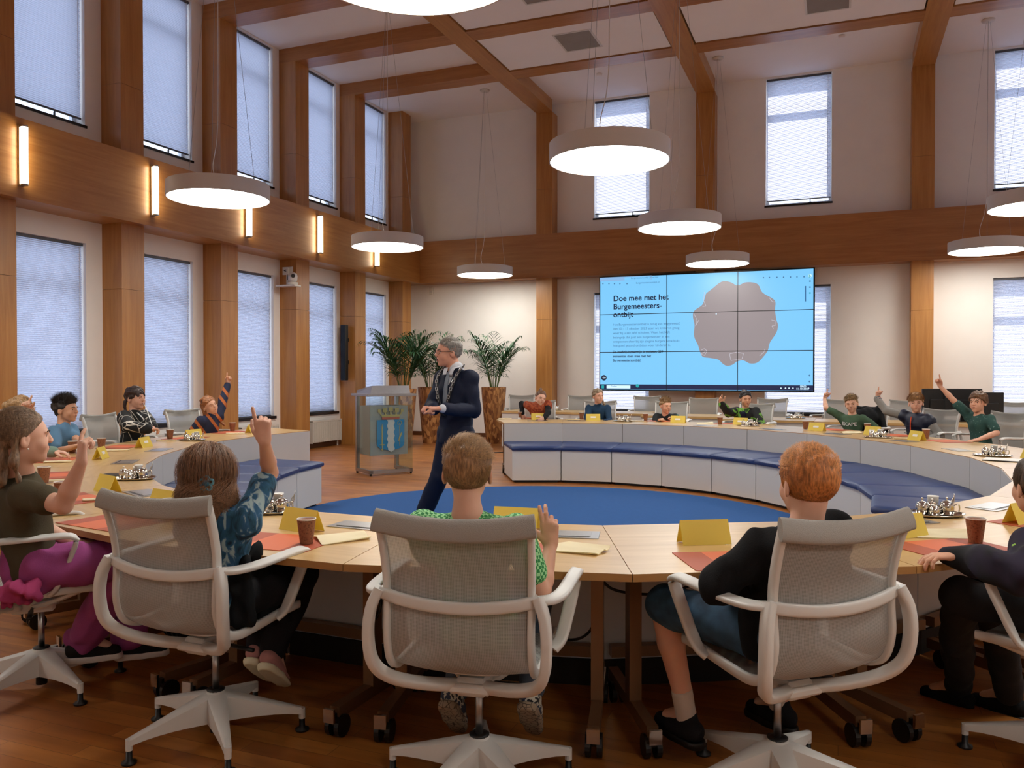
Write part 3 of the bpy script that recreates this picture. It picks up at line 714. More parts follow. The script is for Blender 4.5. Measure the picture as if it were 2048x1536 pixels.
def head_field(F, c, Hm, s, adult=False):
    """adds a head centred at c (between the ears), Hm columns = right, forward, up"""
    g = lambda x, y, z: c+Hm @ V((x*s, y*s, z*s))
    Rm = np.array(Hm)
    e = lambda x, y, z, rx, ry, rz, k=.015, sub=False: F.ell(g(x, y, z), (rx*s, ry*s, rz*s), Rm, k*s, sub)
    e(0, -.012, .032, .073, .090, .082)
    e(0, .035, .008, .060, .060, .070, .02)
    e(0, .020, -.045, .056, .066, .052, .025)
    e(0, .050, -.072, .034, .034, .030, .025)
    e(0, .072, -.090, .015, .013, .012, .015)
    for q in (-1, 1):
        e(q*.034, .062, -.030, .022, .020, .024, .02)
        e(q*.030, .092, .005, .013, .011, .0075, .009, True)
        F.cap(g(q*.012, .091, .022), g(q*.045, .078, .022), .0055*s, .005*s, .008*s)
        F.ell(g(q*.075, -.004, -.008), (.008*s, .019*s, .030*s), np.array(Hm @ Matrix.Rotation(q*.35, 3, 'Z') @ Matrix.Rotation(-.15, 3, 'X')), .004*s)
        F.ell(g(q*.083, .002, -.004), (.005*s, .009*s, .015*s), Rm, .004*s, True)
    F.cap(g(0, .090, .018), g(0, .105, -.014), .0065*s, .0095*s, .008*s)
    F.ell(g(0, .102, -.020), (.014*s, .010*s, .008*s), Rm, .006*s)
    e(0, .083, -.048, .024, .013, .013, .012)
def head_bits(c, Hm, s, root, brow, open_mouth=False, look=0., lipc=None):
    o = V(root.location); g = lambda x, y, z: c+Hm @ V((x*s, y*s, z*s))-o
    rot = Hm.to_quaternion()
    for q in (-1, 1):
        e = link('eye', EYE, root, g(q*.030, .0708, .006)); e.scale = (s,)*3; e.rotation_mode = 'QUATERNION'; e.rotation_quaternion = rot @ Matrix.Rotation(look, 3, 'Z').to_quaternion()
        i = link('iris', IRIS, e)
        b = MB().sweep([g(q*.014, .0965, .022), g(q*.030, .0955, .0285), g(q*.048, .082, .023)], .0022*s, .0026*s, 6, (0, 0, 1), 3).build('eyebrow', brow, root, True)
    b = MB()
    if open_mouth:
        b.sweep([g(-.018, .084, -.050), g(0, .093, -.050), g(.018, .084, -.050)], .006*s, .0075*s, 8, (0, 0, 1), 4); b.build('open_mouth', M['mouth'], root, True)
    b = MB().sweep([g(-.023, .080, -.047), g(-.009, .0955, -.0435), g(0, .097, -.0455), g(.009, .0955, -.0435), g(.023, .080, -.047)], .0030*s, .0026*s, 8, (0, 0, 1), 3)
    z = -.060 if open_mouth else -.0515
    b.sweep([g(-.021, .080, z+.003), g(0, .0955, z), g(.021, .080, z+.003)], .0036*s, .0036*s, 8, (0, 0, 1), 4).build('lips', M['lip'], root, True)
def uv(r, n=12, m=8): 
    return [(r*math.sin(math.pi*k/m), -r*math.cos(math.pi*k/m)) for k in range(m+1)]
EYE = MB().lathe([(max(a, 1e-4), z) for a, z in uv(.0125)], 14).mesh('eye', M['eye'], True)
IRIS = MB().lathe([(.0066, 0), (.0060, .0010), (.0001, .0016)], 12).mesh('iris', M['iris'], True)
for v in IRIS.vertices: x, y, z = v.co; v.co = (x, .0108+z, y)

def strands(name, mat, root, c, Hm, s, n, length, keep, flow, lift=.004, w=.0012, seg=5, seed=1, rad=(.081, .098, .090), jit=.16):
    rs = np.random.RandomState(seed); vs = []; fs = []; rad = np.array(rad)*s; cc = np.array((0, -.012, .032))*s; o = np.array(root.location)
    Hn = np.array(Hm); c = np.array(c); k = 0; tries = 0
    while k < n and tries < n*20:
        tries += 1; v = rs.normal(size=3); v /= np.linalg.norm(v); p = cc+v*rad*.975
        if not keep(p/s): continue
        k += 1; d = np.array(flow(p/s), dtype=float)+rs.normal(size=3)*jit; L = length*s*(.6+.7*rs.rand()); pts = []; q = p.copy()
        lf = lift*s*(.3+1.3*rs.rand())
        for j in range(seg+1):
            pts.append(q.copy()); nn = (q-cc)/rad**2; nn /= np.linalg.norm(nn); dt = d-nn*(d@nn); dt /= max(np.linalg.norm(dt), 1e-6)
            q = q+dt*L/seg+nn*lf/seg*1.6
            u = (q-cc)/rad; ul = np.linalg.norm(u)
            if ul < 1: q = cc+u/ul*rad
        b0 = len(vs)
        for j, q in enumerate(pts):
            t = pts[min(j+1, seg)]-pts[max(j-1, 0)]; t /= max(np.linalg.norm(t), 1e-6); nn = (q-cc)/rad**2; nn /= np.linalg.norm(nn)
            sd = np.cross(t, nn); ww = w*s*(1-.8*j/seg)
            for x in (q-sd*ww, q+nn*ww*.8, q+sd*ww): vs.append(tuple(Hn@x+c-o))
            if j:
                a = b0+3*(j-1); fs += [(a, a+1, a+4, a+3), (a+1, a+2, a+5, a+4)]
    me = mesh(name, vs, fs, mat, True); ob = link(name, me, root); ob['kind'] = 'stuff'; return ob
HAIRLINE = lambda p: p[2]-.8*p[1]-.004 > 0 and not (abs(p[0]) > .066 and p[2] < .012 and p[1] > -.03)
def hair_shell(F, c, Hm, s, thick=.012, front=.8, low=.004, vol=1.):
    g = lambda x, y, z: c+Hm @ V((x*s, y*s, z*s)); Rm = np.array(Hm)
    F.ell(g(0, -.014, .034), ((.073+thick*.7)*s, (.090+thick)*s, (.082+thick)*s*vol), Rm, .004)
    n = Hm @ V((0, front, -1)); F.cut(g(0, 0, low), n)

class Person:
    """a seated or standing figure; every joint is given in world space"""
    def __init__(s, label, base, yaw, sc=1., hip=None, neck=None, head=None, face=None, roll=0., skinc='c48d6c', near=False, shw=.142, group=None, chest=1., fat=1.):
        s.sc = sc; s.h = .0042 if near else .0068; s.ch = .0065 if near else .009; s.near = near
        s.root = empty('person', base, 0, label, 'person', group)
        s.f = nrm((math.cos(yaw), math.sin(yaw), 0)); s.r = s.f.cross(V((0, 0, 1)))
        s.hip = V(hip); s.headc = V(head); s.skin = skin(skinc)
        hf = nrm(face); s.Hm = frame(hf, V((0, 0, 1))+s.f.cross(V((0, 0, 1)))*roll) ; s.hs = sc
        s.neck = V(neck) if neck else s.headc+V((0, 0, -.135*sc))-s.f*.015*sc
        s.up = nrm(s.neck-s.hip); s.fr = nrm(s.f-s.up*s.f.dot(s.up)); s.rt = s.fr.cross(s.up)
        s.shw = shw*sc; s.chest = chest; s.fat = fat
        s.sh = {q: s.neck-s.up*.045*sc+s.rt*q*s.shw for q in (-1, 1)}
        s.fd = s.f.copy(); s.fn = V((0, 0, -1)); s.B = Field(s.h); s.arm = {}; s.leg = {}
    def set_arm(s, q, elbow=None, wrist=None, hd=None, pn=None, curl=(.25, .3, .35, .4, .3), raise_sh=0.):
        sc = s.sc
        if raise_sh: s.sh[q] = s.sh[q]+V((0, 0, raise_sh*sc))
        s.arm[q] = dict(e=V(elbow), w=V(wrist), hd=V(hd) if hd else nrm(V(wrist)-V(elbow)), pn=V(pn) if pn else s.f*-1, curl=curl)
    def arm_px(s, q, e, w, ef=False, wf=False, **k):               # joints from picture positions and limb lengths
        sh = s.sh[q]+V((0, 0, k.get('raise_sh', 0)*s.sc)); el = at_len(e[0], e[1], sh, .235*s.sc, ef); wr = at_len(w[0], w[1], el, .205*s.sc, wf)
        s.set_arm(q, el, wr, **k)
    def rest_arm(s, q, wrist, out=.06, curl=(.25, .3, .35, .4, .3), hd=None, pn=(0, 0, -1)):
        w = V(wrist); sh = s.sh[q]; L1, L2 = .235*s.sc, .205*s.sc; d = (w-sh); D = min(d.length, (L1+L2)*.995); dn = d.normalized()
        a = (L1*L1-L2*L2+D*D)/(2*D); hgt = math.sqrt(max(L1*L1-a*a, 0)); pole = s.r*q*out*8+V((0, 0, -1))-s.f*.4; pole = (pole-dn*pole.dot(dn)).normalized()
        s.set_arm(q, sh+dn*a+pole*hgt, sh+dn*D, hd=hd, pn=pn, curl=curl)
    def sit(s, spread=.09, knee_z=None, foot=None, thigh=.36, shin=.35, feet=None):
        sc = s.sc
        for q in (-1, 1):
            hp = s.hip+s.r*q*.075*sc; kn = hp+s.f*thigh*sc+s.r*q*(spread-.05)*sc; kn.z = (knee_z if knee_z else s.hip.z+.015)
            an = (V(feet[q]) if feet else kn+V((0, 0, -shin*sc))+s.f*(.02*sc)); s.leg[q] = (hp, kn, an)
    def body(s):
        B = s.B; sc = s.sc; c = s.chest; fr = s.fr
        head_field(B, s.headc, s.Hm, s.hs)
        hb = s.headc+s.Hm @ V((0, -.022, -.055))*s.hs
        B.cap(hb, s.neck-s.up*.01*sc, .043*sc*s.fat, .049*sc*s.fat, .02*sc)
        B.cap(s.neck-s.up*.01*sc, s.neck-s.up*.05*sc, .045*sc, .06*sc, .03*sc)
        ch = s.neck-s.up*.13*sc
        B.cap(s.sh[-1]-s.up*.02*sc, s.sh[1]-s.up*.02*sc, .045*sc, .045*sc, .03*sc)
        B.cap(ch-s.rt*.045*sc, ch+s.rt*.045*sc, .082*sc*c, .082*sc*c, .04*sc, (fr, .8))
        B.cap(ch, s.hip+s.up*.04*sc, .092*sc*c, .095*sc*c, .03*sc, (fr, .8))
        B.cap(s.hip-s.rt*.045*sc, s.hip+s.rt*.045*sc, .082*sc, .082*sc, .04*sc)
        for q, a in s.arm.items():
            B.cap(s.sh[q], a['e'], .040*sc*s.fat, .031*sc*s.fat, .015*sc); B.cap(a['e'], a['e'].lerp(a['w'], .35), .031*sc*s.fat, .031*sc*s.fat, .012*sc)
            B.cap(a['e'].lerp(a['w'], .35), a['w'], .031*sc*s.fat, .0205*sc, .010*sc)
            hand(B, a['w'], a['hd'], a['pn'], sc*1.06, a['curl'], side=q*1, rr=1.0 if s.near else 1.12)
        for q, (hp, kn, an) in s.leg.items():
            B.cap(hp, kn, .066*sc, .047*sc, .02*sc); B.cap(kn, kn.lerp(an, .35), .046*sc, .047*sc, .015*sc); B.cap(kn.lerp(an, .35), an, .047*sc, .030*sc, .015*sc)
            B.cap(an, an+s.fd*.10*sc+s.fn*.045*sc, .030*sc, .022*sc, .012*sc)
        return build_field(B, 'body', s.skin, s.root)
    def shirt(s, mat, sleeve=1.0, infl=.012, hem=.0, wr=.014, collar=0., name='shirt', wf=26, cuff=0., open_=False):
        """sleeve: 0 none, .5 short (to mid upper arm), 1 elbow, 2 wrist"""
        F = Field(s.ch); sc = s.sc; c = s.chest; i = infl; fr = s.fr; ch = s.neck-s.up*.13*sc
        F.cap(s.sh[-1]-s.up*.018*sc, s.sh[1]-s.up*.018*sc, .046*sc+i, .046*sc+i, .03*sc)
        F.cap(s.neck-s.up*.045*sc, s.neck-s.up*.08*sc, .055*sc+i, .07*sc+i, .03*sc)
        if collar: F.cap(s.neck-s.up*.03*sc, s.neck+s.up*(collar-.03)*sc, .056*sc*s.fat, .054*sc*s.fat, .012*sc)
        F.cap(ch-s.rt*.045*sc, ch+s.rt*.045*sc, .082*sc*c+i, .082*sc*c+i, .04*sc, (fr, .8))
        F.cap(ch, s.hip+s.up*.02*sc, .092*sc*c+i, .098*sc*c+i*1.5, .03*sc, (fr, .82))
        F.cap(s.hip-s.rt*.045*sc+s.up*hem, s.hip+s.rt*.045*sc+s.up*hem, .084*sc+i*1.3, .084*sc+i*1.3, .04*sc)
        F.cut(s.hip-s.up*.045*sc, -s.up)
        p = Field(s.ch)
        for q, a in s.arm.items():
            if sleeve <= 0: continue
            if sleeve <= 1:
                e = s.sh[q].lerp(a['e'], sleeve); F.cap(s.sh[q], e, .043*sc*s.fat+i, (.043-.010*sleeve)*sc*s.fat+i*1.25, .012*sc)
            else:
                F.cap(s.sh[q], a['e'], .042*sc+i, .035*sc+i, .012*sc); e = a['e'].lerp(a['w'], (sleeve-1)); F.cap(a['e'], e, .035*sc+i, .026*sc+i, .012*sc)
        return build_field(F, name, mat, s.root, wr*.5, wf, len(name) % 7+1)
    def pants(s, mat, length=2., infl=.013, flare=0., name='trousers', wr=.018):
        F = Field(s.ch); sc = s.sc; i = infl
        F.cap(s.hip-s.rt*.045*sc, s.hip+s.rt*.045*sc, .084*sc+i, .084*sc+i, .04*sc); F.cap(s.hip, s.hip+s.up*.06*sc, .09*sc+i, .09*sc+i, .03*sc, (s.fr, .85))
        F.cut(s.hip+V((0, 0, .10*sc)), (0, 0, 1))
        for q, (hp, kn, an) in s.leg.items():
            t = min(length, 1); F.cap(hp, hp.lerp(kn, t), .068*sc+i, (.068-.018*t)*sc+i*1.15, .02*sc)
            if length > 1:
                e = kn.lerp(an, length-1); F.cap(kn, e, .050*sc+i, .036*sc+i+flare, .015*sc)
        return build_field(F, name, mat, s.root, wr*.5, 24, 3)
    def shoes(s, mat, sole=None, sock=None):
        sc = s.sc; d = s.fd.normalized(); n = s.fn.normalized()
        for q, (hp, kn, an) in s.leg.items():
            b = an+n*.055*sc; F = Field(s.ch)
            F.cap(b-d*.035*sc, b+d*.045*sc+n*.01*sc, .038*sc, .036*sc, .02*sc); F.cap(b+d*.045*sc+n*.01*sc, b+d*.13*sc+n*.018*sc, .036*sc, .032*sc, .02*sc); F.cap(b, b-n*.04*sc, .037*sc, .038*sc, .015*sc)
            F.cut(b+n*.030*sc, n)
            o = build_field(F, 'shoe', mat, s.root)
            G = Field(s.ch); z = n*.038*sc; G.cap(b-d*.04*sc+z, b+d*.05*sc+z, .038*sc, .040*sc, .01); G.cap(b+d*.05*sc+z, b+d*.135*sc+z, .040*sc, .034*sc, .01)
            G.cut(b+n*.026*sc, -n); G.cut(b+n*.056*sc, n)
            so = build_field(G, 'sole', sole or M['wpaper'], s.root); so.parent = o
            if sock: g2 = Field(s.ch); g2.cap(an+n*.03*sc, an.lerp(kn, .25), .036*sc, .039*sc, .01); g2.cut(an.lerp(kn, .22), kn-an); build_field(g2, 'sock', sock, s.root)
    def face(s, hairc, open_mouth=False, look=0.):
        head_bits(s.headc, s.Hm, s.hs, s.root, hair_mat(hairc), open_mouth, look)
    def g(s, x, y, z): return s.headc+s.Hm @ V((x*s.hs, y*s.hs, z*s.hs))
    def hair(s, c, thick=.012, front=.8, low=.004, vol=1., extra=None, wr=.004, wf=60., n=0, length=.04, flow=None, lift=.006, w=.0012, keep=None):
        F = Field(s.h*1.05); hair_shell(F, s.headc, s.Hm, s.hs, thick, front, low, vol)
        if extra:
            G = Field(s.h*1.05); G.ops = list(F.ops)
            F2 = Field(s.h*1.05); extra(F2)
            build_field(F2, 'hair_length', hair_mat(c), s.root, wr, wf, 5)
        build_field(F, 'hair', hair_mat(c), s.root, wr if s.near else max(wr, .009), wf if s.near else 75., 2)
        if n: strands('hair_strands', hair_mat(c), s.root, s.headc, s.Hm, s.hs, n, length, keep or HAIRLINE, flow or (lambda p: (0, -1, -.5)), lift, w)
# ------------------------------------------------------------------ swivel chairs
def make_chair():
    o = empty('swivel_chair'); fr = M['frame']
    base = MB().lathe([(.03, .075), (.042, .10), (.045, .16), (.034, .185)], 20).build('base_hub', fr, o, True)
    MB().lathe([(.024, .02), (.024, .10)], 14).build('hub_sleeve', M['black'], o, True); MB().lathe([(.034, .184), (.036, .19), (.02, .192)], 16).build('column_collar', M['black'], o, True)
    for i in range(5):
        t = math.pi/2+2*math.pi*i/5+.22; u = V((math.cos(t), math.sin(t), 0)); w = V((-u.y, u.x, 0)); vs = []; fs = []; n = 7
        for k in range(n):
            f = k/(n-1); r = .025+.31*f; zt = .180-.085*f-.015*math.sin(f*3.14)*0; hh = .085*(1-f)**1.4+.026; ww = .026*(1-f)+.014
            for a, z in ((-ww, zt-hh), (ww, zt-hh), (ww*.95, zt-.006), (ww*.55, zt), (-ww*.55, zt), (-ww*.95, zt-.006)): p = u*r+w*a; vs.append((p.x, p.y, z))
            if k: fs += [((k-1)*6+j, (k-1)*6+(j+1) % 6, k*6+(j+1) % 6, k*6+j) for j in range(6)]
        fs += [(5, 4, 3, 2, 1, 0), tuple(range((n-1)*6, n*6))]
        b = MB().add(vs, fs); e = u*.335; b.sweep([(e.x, e.y, .092), (e.x, e.y, .05)], .013, .013, 10, (1, 0, 0), 1)
        me = b.mesh('leg', fr); smooth_by(me, 35); lg = link('leg', me, o)
        MB().lathe([(.027, 0), (.028, .008), (.012, .016), (.011, .055)], 14, (e.x, e.y, 0)).build('glide', M['black'], lg, True)
    MB().lathe([(.0135, .18), (.0135, .37)], 14).build('gas_column', M['steel'], o, True)
    b = MB().box((-.055, -.12, .36), (.055, .06, .425), bev=.012).box((-.075, -.14, .375), (.075, -.07, .41), bev=.01)
    for q in (-1, 1): b.sweep([(q*.03, -.02, .385), (q*.11, .06, .42), (q*.21, .17, .478)], .028, .012, 10, (0, 0, 1), 5, (1.2, .7), True)
    me = b.mesh('mechanism', fr); smooth_by(me, 40); link('mechanism', me, o)
    MB().sweep([(.06, -.03, .385), (.12, -.03, .385)], .007, .007, 8, (0, 0, 1), 1).sweep([(.11, -.03, .385), (.21, -.03, .378)], .011, .008, 8, (0, 0, 1), 1).build('lever', M['black'], o, True)
    rail = lambda q, dx=0: [(q*(.225+dx), .235, .492), (q*(.235+dx), .10, .492), (q*(.238+dx), -.05, .480), (q*(.238+dx), -.16, .478), (q*(.238+dx), -.232, .515), (q*(.238+dx), -.262, .60), (q*(.238+dx), -.258, .70), (q*(.240+dx), -.262, .80), (q*(.243+dx), -.285, .90), (q*(.248+dx), -.315, .985)]
    for q in (-1, 1):
        me = MB().sweep(rail(q), .017, .011, 10, (q, 0, 0), 5, None, True).mesh('side_rail', fr); smooth_by(me, 60); link('side_rail', me, o)
    P = crom([V(p) for p in rail(1, -.012)], 5); vs = []; fs = []; m = 12
    for k, p in enumerate(P):
        t = (P[min(k+1, len(P)-1)]-P[max(k-1, 0)]).normalized(); nn = V((0, t.z, -t.y)); f = k/(len(P)-1)
        sag = .014 if f < .4 else .024
        for j in range(m+1):
            u = -1+2*j/m; q = V((p.x*u, p.y, p.z))+nn*(-1)*0; q += V((0, -t.z, t.y))*0
            q += V((0, -abs(t.z), -abs(t.y)*.8))*sag*(1-u*u)*(1.0 if f < .9 else max(0, (1-f)/.1)); vs.append(q)
        if k: b0 = (k-1)*(m+1); fs += [(b0+j, b0+j+1, b0+m+2+j, b0+m+1+j) for j in range(m)]
    link('netting', mesh('netting', vs, fs, M['net'], True), o)
    bd = [(-.262, -.318, .985), (-.13, -.330, .968), (0, -.335, .962), (.13, -.330, .968), (.262, -.318, .985)]
    me = MB().sweep(bd, .038, .013, 14, (0, .95, -.3), 5).mesh('head_band', M['band']); smooth_by(me, 60)
    for v in me.vertices: pass
    link('head_band', me, o)
    b = MB().sweep([(-.262, -.262, .742), (-.20, -.278, .728), (-.10, -.292, .716), (0, -.297, .712), (.10, -.292, .716), (.20, -.278, .728), (.262, -.262, .742)], .011, .020, 12, (0, 0, 1), 3, None, True)
    me = b.mesh('lumbar_bar', fr); smooth_by(me, 60); link('lumbar_bar', me, o)
    b = MB().sweep([(-.18, -.13, .478), (-.09, -.13, .455), (0, -.13, .450), (.09, -.13, .455), (.18, -.13, .478)], .014, .008, 8, (0, 0, 1), 3)
    for q in (-1, 1): b.sweep([(q*.262, -.272, .752), (q*.285, -.288, .69), (q*.292, -.292, .60), (q*.280, -.275, .51), (q*.235, -.225, .450), (q*.14, -.165, .415), (q*.05, -.11, .398)], .017, .021, 12, (0, 1, .3), 5, None, True)
    me = b.mesh('support_frame', fr); smooth_by(me, 60); link('support_frame', me, o)
    for q in (-1, 1):
        b = MB().sweep([(q*.262, -.262, .742), (q*.300, -.232, .742), (q*.318, -.15, .742), (q*.322, -.02, .746), (q*.325, .10, .750), (q*.322, .150, .742), (q*.315, .160, .715), (q*.298, .125, .62), (q*.275, .085, .52), (q*.250, .06, .485)], .023, .010, 12, (q*.2, -.1, 1), 5, None, True)
        me = b.mesh('armrest', fr); smooth_by(me, 60); link('armrest', me, o)
    return o
chair0 = make_chair(); used = [False]
def chair(x, y, deg, label, group='white netting swivel chairs', dz=0.):
    o = chair0 if not used[0] else copy_tree(chair0); used[0] = True
    o.location = (x, y, 0); o.rotation_euler = (0, 0, R(deg-90)); tag(o, label, 'chair', group); return o
def to(x, y, tx=CX0, ty=CY0): return math.degrees(math.atan2(ty-y, tx-x))

# ------------------------------------------------------------------ things on the tables
def place(root, x, y, ang, label, cat, group, z=.74, name=None):
    root.location = (x, y, z); root.rotation_euler = (0, 0, ang); tag(root, label, cat, group); return root
def card_obj():                                                    # folded name card: front face looks to -y
    o = empty('name_card'); w, h, d = .105, .098, .040; t = .0012
    for s in (-1, 1):
        vs = [(-w, s*d, 0), (w, s*d, 0), (w, 0, h), (-w, 0, h), (-w, s*(d-t), 0), (w, s*(d-t), 0), (w, 0, h-t*2), (-w, 0, h-t*2)]
        fs = [(0, 1, 2, 3), (7, 6, 5, 4), (0, 4, 5, 1), (1, 5, 6, 2), (2, 6, 7, 3), (3, 7, 4, 0)]
        if s > 0: fs = [f[::-1] for f in fs]
        MB().add(vs, fs).build('flap', M['yellow'], o)
    return o
card0 = card_obj(); cardu = [0]
lab_me = MB().box((-.038, -.0008, -.012), (.038, .0002, .012)).mesh('name_label', M['wpaper'])
def card(x1, y1, x2, y2, label, lbl=False, fixw=None):            # feet of the front flap
    o = card0 if not cardu[0] else copy_tree(card0); cardu[0] += 1
    for ch in list(o.children):
        if ch.name.startswith('name_label'): bpy.data.objects.remove(ch)
    p, q = atz(x1, y1, .742), atz(x2, y2, .742); d = q-p; a = math.atan2(d.y, d.x) if fixw is None else R(fixw); c = (p+q)/2 if fixw is None else p
    n = V((-math.sin(a), math.cos(a), 0)); c = c+n*.040
    place(o, c.x, c.y, a, label, 'name card', 'folded yellow name cards', .7408)
    if lbl: link('name_label', lab_me, o, (0, -.0212, .050), (-math.atan2(.040, .098), 0, 0))
    return o
def lathe_obj(name, prof, mat, parent, n=20): return MB().lathe(prof, n).build(name, mat, parent, True)
def cup_obj():
    o = empty('paper_cup')
    me = MB().lathe([(.0265, 0), (.0265, .004), (.0385, .098)], 24).mesh('sleeve', M['cup']); smooth_by(me, 50); link('sleeve', me, o)
    vs = []; fs = []; n = 24
    for r, z in ((.0385, .098), (.0398, .100), (.0398, .103), (.037, .103), (.0245, .02)):
        for i in range(n): t = 2*math.pi*i/n; vs.append((r*math.cos(t), r*math.sin(t), z))
    for k in range(4): fs += [(k*n+i, k*n+(i+1) % n, k*n+n+(i+1) % n, k*n+n+i) for i in range(n)]
    fs.append(tuple(range(4*n, 5*n))); me = mesh('rim', vs, fs, M['wpaper']); smooth_by(me, 50); link('rim', me, o); return o
cup0 = cup_obj(); cupu = [0]
def cup(px, py, label, pos=None, z=.744):
    o = cup0 if not cupu[0] else copy_tree(cup0); cupu[0] += 1; p = pos or atz(px, py, .744)
    return place(o, p.x, p.y, random.random()*6, label, 'cup', 'brown paper cups', z)
mat0 = [None]
def placemat(px, py, deg, label, pos=None):
    if not mat0[0]: mat0[0] = MB().box((-.215, -.15, 0), (.215, .15, .0025)).mesh('placemat', M['mat'])
    p = pos or atz(px, py, .742); o = link('placemat', mat0[0]); place(o, p.x, p.y, R(deg), label, 'placemat', 'printed orange placemats', .7402); return o
def napkin(px, py, deg, label, roll=False, L=.20, pos=None, seed=1):
    rs = random.Random(seed); p = pos or atz(px, py, .742); vs = []; fs = []
    if roll:
        b = MB().sweep([(-L*.5, 0, .010), (-L*.2, .004, .009), (L*.2, -.004, .010), (L*.5, 0, .008)], .017, .008, 10, (0, 0, 1), 4); me = b.mesh('paper_napkin', M['paper'], True)
    else:
        n = 12; 
        for i in range(n+1):
            for j in range(n+1):
                u, v = i/n, j/n; x = (u-.5)*L; y = (v-.5)*L*(.55+.4*(1-u)); f = (1-abs(2*v-1))
                z = .004+.018*max(0, math.sin(3*u+1.3*seed))*f+.010*math.sin(5*v+seed)**2*(u)+.012*max(0, v-.75)*4*u
                vs.append((x, y, z))
        for i in range(n):
            for j in range(n): a = i*(n+1)+j; fs.append((a, a+n+1, a+n+2, a+1))
        k = len(vs); vs += [(x, y, max(.0005, z-.004)) for x, y, z in vs]; fs += [tuple(q+k for q in f[::-1]) for f in fs]
        me = mesh('paper_napkin', vs, fs, M['paper'], True)
    o = link('paper_napkin', me); place(o, p.x, p.y, R(deg+21.8), label, 'napkin', 'cream paper napkins', .7405); return o
def tray_obj():
    o = empty('coffee_tray'); b = MB().lathe([(.10, 0), (.135, .003), (.150, .012), (.150, .014), (.132, .006), (.0001, .005)], 40)
    for v in range(len(b.v)): x, y, z = b.v[v]; b.v[v] = (x, y*.68, z)
    b.build('tray', M['chrome'], o, True)
    def pot(x, y, r, h, spout=True):
        q = MB().lathe([(r*.85, .006), (r, .014), (r*1.02, h*.75), (r*.9, h), (r*.5, h+.008), (.0001, h+.011)], 20, (x, y, 0)); q.lathe([(.003, h+.01), (.003, h+.018), (.008, h+.024), (.0001, h+.030)], 10, (x, y, 0))
        pt = q.build('cream_pot', M['chrome'], o, True)
        MB().sweep([(x+r, y, h*.8), (x+r*1.7, y, h*.85), (x+r*1.75, y, h*.4), (x+r, y, h*.25)], .0035, .0025, 8, (0, 1, 0), 4).build('handle', M['chrome'], pt, True)
    pot(-.055, -.01, .030, .062); pot(.0, .015, .028, .055); pot(.062, -.008, .033, .066); pot(-.01, -.045, .024, .045)
    pk = MB().lathe([(.024, .006), (.026, .085), (.028, .09), (.024, .09), (.022, .05)], 20, (.02, .055, 0)).build('creamer_cup', M['wpaper'], o, True)
    for i in range(3): MB().sweep([(.085+.008*i, .03, .012), (.10+.006*i, .035, .07), (.115, .04, .085+.01*i)], .002, .004, 6, (0, 1, 0), 3).build('spoon', M['chrome'], o, True)
    return o
tray0 = tray_obj(); trayu = [0]
def tray(px, py, deg, label):
    o = tray0 if not trayu[0] else copy_tree(tray0); trayu[0] += 1; p = atz(px, py, .742); return place(o, p.x, p.y, R(deg), label, 'tray', 'chrome coffee trays', .7405)

tray(541, 1024, 15, 'chrome coffee tray behind the girl with the flower hair clip'); tray(266, 958, 30, 'chrome coffee tray on the left tables in front of the black lid')
tray(384, 881, 10, 'chrome coffee tray beside the girl in the black web hoodie'); tray(1866, 1030, 15, 'chrome coffee tray behind the red-haired boy'); tray(1985, 912, 0, 'chrome coffee tray at the right end with a blue packet')
tray(1755, 875, -10, 'chrome coffee tray before the boy in the padded navy vest'); tray(1496, 852, 0, 'chrome coffee tray before the dark-haired boy in black and green'); tray(1246, 843, 0, 'chrome coffee tray right of the girl with the long braid')
tray(1591, 837, 0, 'chrome coffee tray on the second row, right of centre'); tray(1106, 820, 0, 'small chrome coffee tray on the second row behind the girl in rust')

for e in ((1370, 1091, 1460, 1088, 'yellow name card left of the red-haired boy', 0), (1787, 1079, 1857, 1072, 'yellow name card right of the red-haired boy', 0),
        (2037, 1051, 2090, 1043, 'yellow name card at the right edge by the boy in the dark jacket', 0), (554, 1057, 626, 1068, 'yellow name card behind the cup left of the middle chair', 0),
        (289, 1014, 343, 1023, 'yellow name card behind the chair of the girl with the hair clip', 0), (190, 981, 213, 986, 'yellow name card in front of the raised elbow at left', 0),
        (204, 919.5, 219.7, 914, 'yellow name card with a white label nearest the boy in the pale blue polo', 1), (283, 896.5, 308.6, 891.6, 'yellow name card with a white label left of the black web hoodie', 1),
        (378, 878, 406, 875.5, 'yellow name card behind the small chrome tray on the left', 1), (504, 866, 516, 864, 'yellow name card at the far end of the left tables', 1),
        (1062.7, 839.5, 1091.4, 839.3, 'yellow name card in front of the girl in the rust dress', 1), (1171.9, 841, 1201.4, 841, 'yellow name card in front of the girl with the long braid', 1),
        (1339.6, 845, 1370.3, 845.8, 'yellow name card in front of the small boy leaning low', 1), (1463.7, 849, 1493.8, 850.5, 'yellow name card in front of the boy in black and green', 1),
        (1615, 860.5, 1645, 862.5, 'yellow name card before the boy in the printed green shirt', 1), (1726, 868.5, 1757, 871, 'yellow name card behind the tray and left of the padded vest', 1),
        (1811, 878, 1843, 882, 'yellow name card before the boy in the padded navy vest', 1), (2036, 914, 2066, 921, 'yellow name card at the right edge beyond the tray', 1), (992, 1058, 1064, 1062, 'yellow name card hidden behind the boy in the green checked shirt', 0)):
    card(*e)
